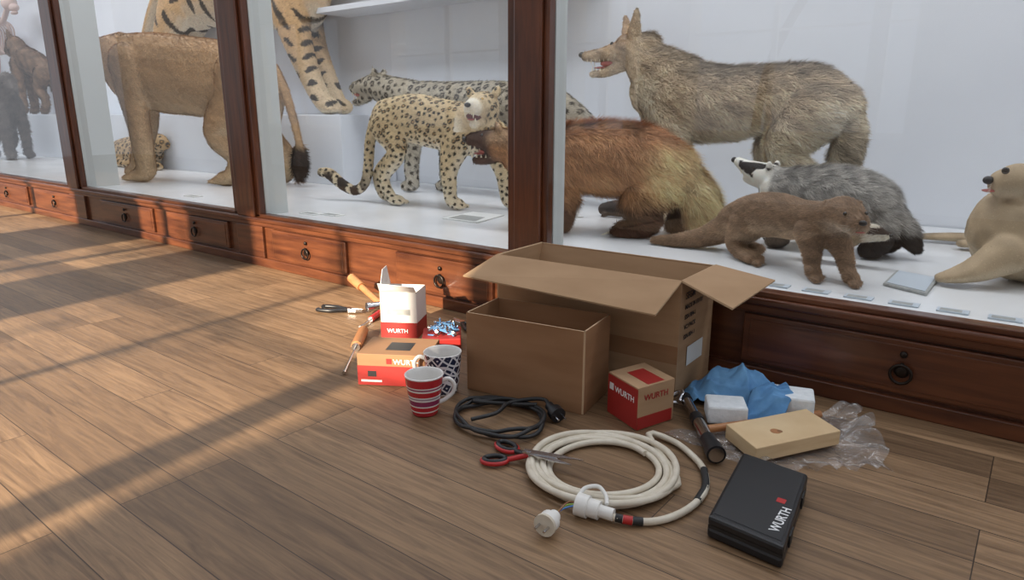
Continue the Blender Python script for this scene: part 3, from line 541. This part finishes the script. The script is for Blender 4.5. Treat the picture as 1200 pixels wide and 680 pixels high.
for x,y in ((-2.9,2.08),(-2.78,2.12),(-4.1,2.1)):
    e=empty("specimen_label",(x,y,.265)); prism("card",[(x-.06,y-.03),(x+.06,y-.03),(x+.06,y+.03),(x-.06,y+.03)],.2605,.264,PAPER,e); prism("print",[(x-.05,y-.02),(x+.04,y-.02),(x+.04,y+.015),(x-.05,y+.015)],.264,.2646,GREY,e)
e=empty("label_stand",(-1.8,2.8,.3)); slab("card",(-1.86,2.78,.27),(-1.76,2.78,.27),(-1.76,2.80,.40),(-1.86,2.80,.40),.003,PAPER,e); slab("foot",(-1.86,2.785,.262),(-1.76,2.785,.262),(-1.76,2.83,.262),(-1.86,2.83,.262),.0015,PAPER,e)
# ------------------------------------------------ floor objects
bb=empty("open_cardboard_box",(-1,1.75,.16)); th=.005
FL,FR,BR,BL=[(-1.30,1.595),(-.705,1.62),(-.712,1.864),(-1.31,1.848)]
def wall(n,a,b,h,par,m=CARD,z0=.004,t=th): return slab(n,(*a,z0),(*b,z0),(*b,h),(*a,h),t,m,par,CARDE)
wall("front",FL,FR,.33,bb); wall("side_right",FR,BR,.33,bb); wall("back",BR,BL,.33,bb); wall("side_left",BL,FL,.33,bb)
slab("bottom",(*FL,.004),(*FR,.004),(*BR,.004),(*BL,.004),.003,CARD,bb)
slab("flap_front",(-1.325,1.465,.285),(-.715,1.495,.268),(FR[0],FR[1],.332),(FL[0],FL[1],.332),th,CARD,bb,CARDE)
slab("flap_right",(FR[0],FR[1],.332),(-.555,1.585,.292),(-.535,1.835,.318),(BR[0],BR[1],.332),th,CARD,bb,CARDE)
slab("flap_left",(BL[0],BL[1],.332),(-1.40,1.83,.275),(-1.395,1.60,.265),(FL[0],FL[1],.332),th,CARD,bb,CARDE)
slab("flap_back",(BR[0],BR[1]-.006,.325),(BL[0],BL[1]-.006,.325),(-1.30,1.80,.21),(-.72,1.815,.21),th,CARD,bb,CARDE)
for k,(tx,sz) in enumerate((("SEGM",.026),("MADE IN EU BY",.018),("SSN 804-1",.018),("VCI PACK",.018),("SSN 804-1",.018))):
    text("print_%d"%k,tx,sz,(FR[0]+.0015,FR[1]+.03,.275-k*.028),(BR[0]-FR[0],BR[1]-FR[1],0),(0,0,1),INK,bb)
slab("shipping_label",(FR[0]+.0015,FR[1]+.06,.08),(FR[0]-.001,FR[1]+.17,.08),(FR[0]-.001,FR[1]+.17,.135),(FR[0]+.0015,FR[1]+.06,.135),.0005,PAPER,bb)
slab("tape",(FR[0]-.26,FR[1]-.0125,.10),(FR[0]+.0005,FR[1]-.0015,.10),(FR[0]+.0005,FR[1]-.0015,.15),(FR[0]-.26,FR[1]-.0125,.15),.0004,CARD2,bb)
sb=empty("small_open_carton",(-1.04,1.45,.1)); A_,B_,C_,D_=(-1.197,1.334),(-.848,1.385),(-.876,1.558),(-1.225,1.507)
for n,a,b in (("front",A_,B_),("side_right",B_,C_),("back",C_,D_),("side_left",D_,A_)): wall(n,a,b,.225,sb,CARD2,.002,.004)
slab("bottom",(*A_,.003),(*B_,.003),(*C_,.003),(*D_,.003),.002,CARD2,sb)
def closed(n,name,A,d1,d2,h,mat_,bv=.0015):
    A=Vector((*A,0)); d1=Vector((*d1,0)); d2=Vector((*d2,0)); e=empty(name,tuple(A+(d1+d2)/2+Vector((0,0,h/2))))
    pts=[A,A+d1,A+d1+d2,A+d2]; prism(n,[(p.x,p.y) for p in pts],.001,h,mat_,e,bv); return e,A,d1,d2
def band(e,A,B,z0,z1,m,n="band",off=.0008):
    A=Vector((A[0],A[1],0)); B=Vector((B[0],B[1],0)); nn=(B-A).cross(Vector((0,0,1))).normalized()*off
    slab(n,A+nn+Vector((0,0,z0)),B+nn+Vector((0,0,z0)),B+nn+Vector((0,0,z1)),A+nn+Vector((0,0,z1)),.0004,m,e)
Z=Vector((0,0,1))
e,A,d1,d2=closed("body","flat_parts_carton",(-1.462,1.165),(.175,.107),(-.078,.128),.095,CARD2)
B=A+d1; band(e,A,B,.002,.060,RCARD); band(e,B,B+d2,.002,.060,RCARD); u1=d1.normalized(); nn=u1.cross(Z)
text("lettering","WURTH",.021,A+u1*.105+nn*.0016+Z*.067,u1,(0,0,1),WPL,e)
band(e,A+u1*.085,A+u1*.10,.067,.083,RCARD,"logo",.0012); band(e,A+u1*.01,A+u1*.07,.012,.018,PAPER,"small_print",.0014); band(e,A+u1*.03,A+u1*.055,.028,.045,BLACK,"print_symbol",.0014)
slab("top_window",A+d1*.35+d2*.25+Z*.0955,A+d1*.7+d2*.25+Z*.0955,A+d1*.7+d2*.7+Z*.0955,A+d1*.35+d2*.7+Z*.0955,.0004,BLACK,e)
ew=empty("open_white_carton",(-1.68,1.6,.08)); a,b,c,d=(-1.73,1.49),(-1.62,1.555),(-1.675,1.655),(-1.785,1.59)
for n,p,q in (("front",a,b),("side_right",b,c),("back",c,d),("side_left",d,a)):
    wall(n,p,q,.165,ew,WCARD,.002,.002); band(ew,p,q,.003,.058,RCARD)
slab("flap_front",(*a,.166),(*b,.166),(-1.605,1.53,.19),(-1.71,1.465,.20),.0015,WCARD,ew); slab("flap_left",(*d,.166),(*a,.166),(-1.745,1.52,.235),(-1.78,1.57,.235),.0015,WCARD,ew)
text("lettering","WURTH",.020,Vector((*a,.022))+Vector((.020,.0105,0))+Vector((.001,-.0018,0)),(.11,.065,0),(0,0,1),TXTW,ew)
band(ew,(-1.71,1.502),(-1.64,1.543),.085,.105,GREY,"small_print",.001)
e,A,d1,d2=closed("base","red_tool_tray",(-1.505,1.46),(.085,.095),(-.09,.10),.045,RCARD,.004)
its=[]
for k in range(52):
    p=A+d1*random.uniform(.15,.85)+d2*random.uniform(.15,.85)+Z*(.047+random.random()*.025); v=Vector((random.uniform(-1,1),random.uniform(-1,1),random.uniform(0,.4))).normalized()*.014
    its.append(('y',tuple(p-v),tuple(p+v),.0024,random.choice((STEEL,BLUECL,BLUECL)))); its.append(('y',tuple(p+v),tuple(p+v*1.2),.0048,STEEL))
parts("screws",its,e)
e,A,d1,d2=closed("body","small_parts_carton",(-.809,1.442),(.113,-.055),(.040,.116),.112,CARD,.0015)
B=A+d1; band(e,A,B,.003,.108,RCARD); u1=d1.normalized(); nn=u1.cross(Z); text("lettering","WURTH",.022,A+u1*.032+nn*.0016+Z*.07,u1,(0,0,1),TXTW,e)
band(e,B,B+d2*.95,.003,.035,RCARD,"side_band"); band(e,A+u1*.008,A+u1*.025,.07,.088,TXTW,"logo",.0014); u2=d2.normalized(); n2=u2.cross(Z)
text("side_lettering","WURTH",.022,B+u2*.02+n2*.0012+Z*.075,u2,(0,0,1),RCARD,e)
slab("top_label",A+d1*.25+d2*.3+Z*.1125,A+d1*.95+d2*.3+Z*.1125,A+d1*.95+d2*.75+Z*.1125,A+d1*.25+d2*.75+Z*.1125,.0004,RCARD,e)
def stripes(n,cols,h):
    m=mat(n,(1,1,1),.15,coat=.5); nt=m.node_tree; N=nt.nodes; L=nt.links; tc=N.new("ShaderNodeTexCoord"); sp=N.new("ShaderNodeSeparateXYZ"); mr=N.new("ShaderNodeMapRange"); mr.inputs[2].default_value=h
    cr=N.new("ShaderNodeValToRGB"); cr.color_ramp.interpolation='CONSTANT'; els=cr.color_ramp.elements
    while len(els)<len(cols): els.new(.5)
    for i,(p,c) in enumerate(cols): els[i].position=p; els[i].color=(*c,1)
    L.new(tc.outputs["Object"],sp.inputs[0]); L.new(sp.outputs[2],mr.inputs[0]); L.new(mr.outputs[0],cr.inputs[0]); L.new(cr.outputs[0],N["Principled BSDF"].inputs["Base Color"]); return m
r_=(.5,.02,.03); w_=(.8,.76,.74); k_=(.28,.03,.10); g_=(.35,.25,.3)
M1=stripes("mug_stripes",[(0,r_),(.12,w_),(.15,r_),(.26,w_),(.29,k_),(.42,w_),(.46,g_),(.50,w_),(.53,r_),(.66,w_),(.70,k_),(.74,w_),(.77,r_),(.97,w_)],.107)
def mug_pat():
    m=mat("mug_pattern",(1,1,1),.15,coat=.5); nt=m.node_tree; N=nt.nodes; L=nt.links; tc=N.new("ShaderNodeTexCoord"); v=N.new("ShaderNodeTexVoronoi"); v.feature='DISTANCE_TO_EDGE'; v.inputs["Scale"].default_value=48; v.inputs["Randomness"].default_value=.0
    mp=N.new("ShaderNodeMapping"); mp.inputs["Rotation"].default_value=(.785,.6,.4); cr=N.new("ShaderNodeValToRGB"); cr.color_ramp.interpolation='CONSTANT'; cr.color_ramp.elements[0].color=(.8,.8,.82,1); cr.color_ramp.elements[1].position=.10; cr.color_ramp.elements[1].color=(.02,.03,.07,1)
    el=cr.color_ramp.elements.new(.38); el.color=(.7,.72,.75,1)
    L.new(tc.outputs["Object"],mp.inputs[0]); L.new(mp.outputs[0],v.inputs["Vector"]); L.new(v.outputs["Distance"],cr.inputs[0]); L.new(cr.outputs[0],N["Principled BSDF"].inputs["Base Color"]); return m
M2=mug_pat()
CER=mat("mug_inner_white",(.8,.78,.75),.12,coat=.5)
def mug(n,x,y,rb,rt,h,m,ang):
    e=empty(n,(x,y,0)); prof=[(0.0,.003),(rb*.8,.003),(rb*.95,.0),(rb,.004)]+[(rb+(rt-rb)*t**.85,.004+(h-.004)*t) for t in np.linspace(.1,1,8)]
    lathe("body",prof,(x,y,0),m,e); lathe("inner",[(rt,h),(rt-.0015,h+.0015),(rt-.004,h)]+[(rt-.004+(rb-rt)*t,h-(h-.01)*t) for t in np.linspace(.1,1,6)]+[(0,.01)],(x,y,0),CER,e)
    c,s_=math.cos(ang),math.sin(ang); P=[(rt-.008,h*.80),(rt+.012,h*.86),(rt+.026,h*.72),(rt+.022,h*.5),(rt+.002,h*.33),(rb+.003,h*.27)]
    curve("handle",[(x+r*c,y+r*s_,z) for r,z in P],.0055,CER,e); return e
mug("striped_mug",-1.18,1.15,.034,.050,.107,M1,math.radians(42)); mug("patterned_mug",-1.238,1.28,.040,.053,.118,M2,math.radians(215))
# wooden-handled hammer, handle raised towards the left
e=empty("wood_handled_hammer",(-2.1,1.72,.05)); P0=Vector((-2.20,1.75,.095)); P1=Vector((-1.96,1.70,.03)); dd=(P1-P0).normalized()
curve("handle",[P0,P0.lerp(P1,.12),P0.lerp(P1,.35)],.019,BEECH,e); curve("handle_neck",[P0.lerp(P1,.33),P0.lerp(P1,.7),P1],.013,BEECH,e)
hh=Vector((.35,.9,.0)).normalized(); parts("head",[('y',P1-hh*.05,P1+hh*.03,.017,STEEL),('y',P1-hh*.062,P1-hh*.05,.02,STEEL),('c',P1+hh*.03,P1+hh*.075,.017,STEEL)],e)
def driver(n,a,b,hm,r=.015,hl=.4):
    e=empty(n,tuple((Vector(a)+Vector(b))/2)); a,b=Vector(a),Vector(b); m_=b.lerp(a,hl)
    curve("handle",[b,b.lerp(m_,.2),b.lerp(m_,.5),b.lerp(m_,.8),m_],r,hm,e); curve("ferrule",[m_,m_.lerp(a,.06)],r*.8,STEEL,e,res=1); curve("shaft",[m_,a],.0035,STEEL,e,res=1)
    curve("tip",[a,a+(a-b).normalized()*.012],.006,STEEL,e,res=1); return e
driver("screwdriver",(-1.56,1.195,.008),(-1.80,1.47,.018),BEECH,.018,.42)
driver("screwdriver",(-1.87,1.52,.008),(-1.93,1.66,.015),RED,.012,.5)
def pliers(n,x,y,ang,m1,L=.2,z=.012):
    e=empty(n,(x,y,z)); c,s_=math.cos(ang),math.sin(ang)
    def W(p,q,z=z): return (x+p*c-q*s_,y+p*s_+q*c,z)
    for sg in (-1,1):
        curve("grip",[W(0,0),W(-.03,sg*.012),W(-.07,sg*.028),W(-.12,sg*.026),W(-L*.75,sg*.016)],.0075,m1,e)
        prism("jaw",[W(-.01,0)[:2],W(.0,sg*.014)[:2],W(.03,sg*.012)[:2],W(.055,sg*.004)[:2],W(.055,sg*.001)[:2],W(.02,sg*.001)[:2]][::sg],.006,.018,STEEL,e,.001)
    parts("pivot",[('y',W(0,0,.003),W(0,0,.021),.011,STEEL)],e)
pliers("pliers",-1.84,1.76,math.radians(-15),RED,.17); pliers("pliers",-2.06,1.62,math.radians(25),BLACK,.16); pliers("pliers",-1.60,1.76,math.radians(165),BLACK)
# black extension cord
e=empty("black_power_cord",(-.98,1.2,0)); P=[]
for k in range(0,20*3+8):
    a=k*2*math.pi/20+.6; t=k/68; rr=.100+.016*math.sin(k*.31)+.008*math.sin(k*.83)
    P.append((-.985+rr*1.14*math.cos(a)+.012*math.sin(t*9),1.215+rr*.98*math.sin(a)-.006*math.cos(t*7),.007+.012*t+.005*math.sin(k*.9)**2))
P+=[(-.99,1.30,.022),(-.95,1.325,.024)]
curve("cable",P,.0052,RUB,e,res=4)
curve("loose_end",[(-1.03,1.16,.020),(-1.0,1.22,.024),(-1.01,1.28,.026),(-.98,1.325,.03),(-.94,1.342,.034),(-.915,1.33,.028)],.0052,RUB,e)
a_=Vector((-.915,1.33,.028)); d_=Vector((.85,-.45,-.12)).normalized(); q_=Vector((.45,.85,0)).normalized()*.0095
parts("plug",[('y',a_,a_+d_*.03,.012,BLACK),('y',a_+d_*.028,a_+d_*.05,.020,BLACK),('y',a_+d_*.05+q_,a_+d_*.07+q_,.0026,STEEL),('y',a_+d_*.05-q_,a_+d_*.07-q_,.0026,STEEL)],e)
# cream cable coil
e=empty("white_extension_cable",(-.66,1.17,0)); P=[]
N_=5*22
for k in range(N_):
    a=k*2*math.pi/22+1.2; t=k/N_; rr=.108+.052*t+.005*math.sin(k*.45+t*9)
    P.append((-.665+rr*math.cos(a)*.98+.01*math.sin(a*1+t*3),1.172+rr*math.sin(a)*1.06,.009+.012*(.5+.5*math.sin(t*17+a))*(.3+t)))
P=P[:-2]+[(-.655,1.368,.012),(-.60,1.378,.010),(-.545,1.35,.009),(-.49,1.30,.009),(-.455,1.23,.009),(-.448,1.16,.009),(-.462,1.095,.009),(-.49,1.05,.009),(-.53,1.022,.012),(-.56,1.012,.015)]
curve("cable",P,.0072,CABW,e,res=3)
curve("black_tape",[(-.487,1.297,.009),(-.458,1.235,.009),(-.4485,1.17,.009)],.0082,RUB,e); curve("black_tape_2",[(-.5,1.041,.0095),(-.516,1.03,.0105)],.0085,RUB,e,res=2); curve("red_tape",[(-.516,1.03,.0105),(-.532,1.022,.012)],.0086,RED,e,res=2)
curve("black_tape_3",[(-.532,1.022,.012),(-.545,1.017,.013)],.0085,RUB,e,res=2)
a_=Vector((-.548,1.015,.018)); b_=Vector((-.620,1.0,.022)); d_=(b_-a_).normalized()
parts("socket",[('y',a_,a_+d_*.03,.012,WPL),('y',a_+d_*.028,a_+d_*.05,.018,WPL),('y',a_+d_*.05,b_,.022,WPL)],e)
curve("socket_loop",[a_+d_*.02+Vector((.0,.012,.01)),(-.580,1.04,.035),(-.60,1.045,.045),(-.62,1.03,.042),(-.622,1.012,.035)],.004,WPL,e)
for k,cc in enumerate(((.1,.25,.6),(.3,.45,.08),(.25,.1,.04))):
    curve("wire_%d"%k,[(-.622,1.0-.006+k*.006,.02),(-.638,.98+k*.008,.014+k*.003),(-.638,.955+k*.004,.016),(-.630,.935,.022)],.0018,mat("wire_%d"%k,cc,.4),e)
a_=Vector((-.629,.938,.024)); d_=Vector((.12,-1,.05)).normalized(); q_=Vector((.0095,0,0))
parts("plug",[('y',a_,a_+d_*.02,.012,WPL),('y',a_+d_*.018,a_+d_*.036,.020,WPL),('y',a_+d_*.036,a_+d_*.042,.0215,CABW),('y',a_+d_*.042+q_,a_+d_*.06+q_,.0026,STEEL),('y',a_+d_*.042-q_,a_+d_*.06-q_,.0026,STEEL)],e)
# scissors
e=empty("scissors",(-.81,1.09,.008)); pv=Vector((-.808,1.098,.022))
def loop(c,a,b,ang,n,m):
    curve(n,[(c[0]+a*math.cos(t)*math.cos(ang)-b*math.sin(t)*math.sin(ang),c[1]+a*math.cos(t)*math.sin(ang)+b*math.sin(t)*math.cos(ang),c[2]) for t in np.linspace(0,2*math.pi,20,endpoint=False)],.0055,m,e,True,1)
loop((-.868,1.053,.009),.028,.018,math.radians(40),"handle_lower",RED); loop((-.885,1.118,.009),.030,.019,math.radians(-8),"handle_upper",RED)
loop((-.868,1.053,.0125),.024,.014,math.radians(40),"grip_lower",BLACK); loop((-.885,1.118,.0125),.026,.015,math.radians(-8),"grip_upper",BLACK)
curve("shank_lower",[(-.846,1.07,.010),(-.825,1.088,.016),pv],.006,RED,e); curve("shank_upper",[(-.857,1.112,.010),(-.832,1.105,.016),pv],.006,BLACK,e)
for tip,z in (((-.690,1.138),.030),((-.702,1.108),.028)):
    t=Vector((*tip,0)); p=Vector((pv.x,pv.y,0)); dd=(t-p).normalized(); q=Vector((-dd.y,dd.x,0)); pts=[p-dd*.012-q*.008,p+dd*.06-q*.008,t,p+dd*.06+q*.007,p-dd*.012+q*.008]
    prism("blade",[(x.x,x.y) for x in pts],z,z+.002,STEEL,e)
parts("pivot_screw",[('y',tuple(pv-Vector((0,0,.004))),tuple(pv+Vector((0,0,.011))),.005,STEEL)],e)
# flashlight + clamp
e=empty("flashlight",(-.57,1.47,.02)); a_=Vector((-.655,1.585,.024)); b_=Vector((-.48,1.345,.026)); d_=(b_-a_).normalized()
parts("body",[('y',a_,a_+d_*.10,.012,STEEL),('y',a_+d_*.10,a_+d_*.13,.016,BLACK),('y',a_+d_*.13,a_+d_*.22,.014,STEEL),('y',a_+d_*.22,b_-d_*.03,.018,BLACK),('y',b_-d_*.03,b_,.0215,BLACK),('y',b_-d_*.001,b_+d_*.001,.017,STEEL),('y',a_-d_*.02,a_,.015,BLACK)],e)
e=empty("metal_clamp",(-.69,1.6,.02)); curve("arm",[(-.715,1.585,.012),(-.69,1.605,.03),(-.675,1.60,.035),(-.672,1.575,.02)],.008,STEEL,e); curve("screw",[(-.72,1.56,.01),(-.68,1.585,.012)],.006,STEEL,e,res=1)
def rot(x,y,w1,w2,ang):
    c,s_=math.cos(ang),math.sin(ang); return [(x+p*c-q*s_,y+p*s_+q*c) for p,q in ((-w1/2,-w2/2),(w1/2,-w2/2),(w1/2,w2/2),(-w1/2,w2/2))]
FB=((-.545,1.565,.095,.08,.5,.06),(-.43,1.70,.11,.085,.3,.07))
for x,y,a,b,g,h in FB: prism("foam_block",rot(x,y,a,b,g),.013,h,FOAM,None,.006)
def cloth_patch(cx,cy,rx,ry,ang,hf,seed,fold,nx=110,ny=90):
    V=[];F=[];c,s_=math.cos(ang),math.sin(ang)
    for i in range(nx+1):
        for j in range(ny+1):
            a=2*i/nx-1; b=2*j/ny-1
            k=1/max(1e-6,math.sqrt(1+min(abs(a),abs(b))**2*.55)); th_=math.atan2(b,a); wv_=1+.10*math.sin(5*th_+seed)+.05*math.sin(9*th_+2*seed)
            x=a*k*rx*wv_; y=b*k*ry*wv_; X=cx+x*c-y*s_; Y=cy+x*s_+y*c
            w1=noise.noise(Vector((X*9+seed,Y*9,seed)))*2.4; w2=noise.noise(Vector((X*9,Y*9+seed,seed+9)))*2.4
            f1=1-2*abs(math.sin(.5*(X*95+Y*45+w1*4.2)))**.8; f2=1-2*abs(math.sin(.5*(X*45-Y*120+w2*4.4+1)))**.8; f=.55*f1+.45*f2+.4*noise.noise(Vector((X*55,Y*55,seed)))
            e_=max(abs(a),abs(b)); z=hf(X,Y)*(1-.2*e_**4)+fold*(.5+.5*f)*(1-.45*e_**5)
            V.append((X+.003*f2,Y+.003*f1,max(.004,z)))
    for i in range(nx):
        for j in range(ny): F.append((i*(ny+1)+j,(i+1)*(ny+1)+j,(i+1)*(ny+1)+j+1,i*(ny+1)+j+1))
    return V,F
def hump(x,y,cx,cy,a,b,h): return h*math.exp(-(((x-cx)/a)**2+((y-cy)/b)**2)**1.4)
h1=lambda x,y:hump(x,y,-.60,1.705,.085,.075,.062)+hump(x,y,-.51,1.725,.08,.06,.042)
def h2(x,y): return .068*float(ss(1.585,1.66,np.array([y]))[0])+.004
V1,F1=cloth_patch(-.570,1.705,.130,.090,.15,h1,2.3,.030); V2,F2=cloth_patch(-.468,1.635,.046,.10,-.05,h2,7.1,.018,60,84)
k=len(V1); o=mesh("blue_cloth",V1+V2,F1+[tuple(i+k for i in f) for f in F2],BLUECL,None,smooth=True)
q=o.modifiers.new("thick","SOLIDIFY"); q.thickness=.002; q.offset=1
e=empty("wooden_board",(-.39,1.52,.02)); prism("board",[(-.505,1.462),(-.408,1.385),(-.285,1.59),(-.382,1.667)],.013,.048,PINE,e,.002); parts("knot",[('y',(-.402,1.495,.0465),(-.402,1.495,.0486),.012,BEECH),('y',(-.394,1.50,.0465),(-.394,1.50,.0489),.006,CARD2)],e)
e=empty("wooden_dowel",(-.44,1.6,.02)); curve("rod",[(-.548,1.462,.022),(-.36,1.715,.022)],.010,BEECH,e,res=1)
V=[];F=[];nx,ny=84,60
q00,q10,q11,q01=[np.array(v) for v in ((-.64,1.42),(-.40,1.372),(-.165,1.56),(-.30,1.80))]
for i in range(nx+1):
    for j in range(ny+1):
        a=i/nx; b=j/ny; p=(q00*(1-b)+q10*b)*(1-a)+(q01*(1-b)+q11*b)*a; p=p+np.array([.012*math.sin(b*19),.012*math.sin(a*23)])
        r1=abs(noise.noise(Vector((a*7,b*6,1)))); r2=abs(noise.noise(Vector((a*16,b*14,3))))
        z=.0015+.010*r1+.004*r2*(a>.05)+.075*float(ss(.74,1.0,np.array([a]))[0])*float(ss(1.0,.45,np.array([b]))[0])*(.4+1.2*abs(noise.noise(Vector((a*4,b*7,4)))))+.02*float(ss(.9,1.0,np.array([b]))[0])*r1*2
        V.append((p[0],p[1],z))
for i in range(nx):
    for j in range(ny): F.append((i*(ny+1)+j,(i+1)*(ny+1)+j,(i+1)*(ny+1)+j+1,i*(ny+1)+j+1))
mesh("plastic_bag",V,F,FILM,None,smooth=True)
# black tool case
e=empty("black_tool_case",(-.34,1.22,.02)); A=Vector((-.392,1.081,0)); d1=Vector((.138,-.012,0)); d2=Vector((-.036,.278,0))
def insp(t): 
    c=A+(d1+d2)/2; return [((p-c)*t+c) for p in (A,A+d1,A+d1+d2,A+d2)]
prism("base",[(p.x,p.y) for p in insp(1)],.001,.022,BLACK,e,.006); prism("seam",[(p.x,p.y) for p in insp(.985)],.02,.026,RUB,e); prism("lid",[(p.x,p.y) for p in insp(1)],.0245,.045,BLACK,e,.006)
prism("lid_panel",[(p.x,p.y) for p in insp(.9)],.0445,.0462,BLACK,e,.0012)
for t in (.25,.75):
    c=A+d1+d2*t; prism("latch",[(c.x-.002,c.y-.016),(c.x+.005,c.y-.016),(c.x+.001,c.y+.016),(c.x-.006,c.y+.016)],.012,.036,RUB,e,.001)
u2=d2.normalized(); u1=d1.normalized(); text("lettering","WURTH",.024,A+d1*.88+d2*.12+Z*.0466,u2,-u1,TXTW,e)
c=A+d1*.8+d2*.50; prism("logo",[(c.x-.010,c.y-.008),(c.x+.006,c.y-.008),(c.x+.005,c.y+.008),(c.x-.011,c.y+.008)],.0462,.0467,RED,e)
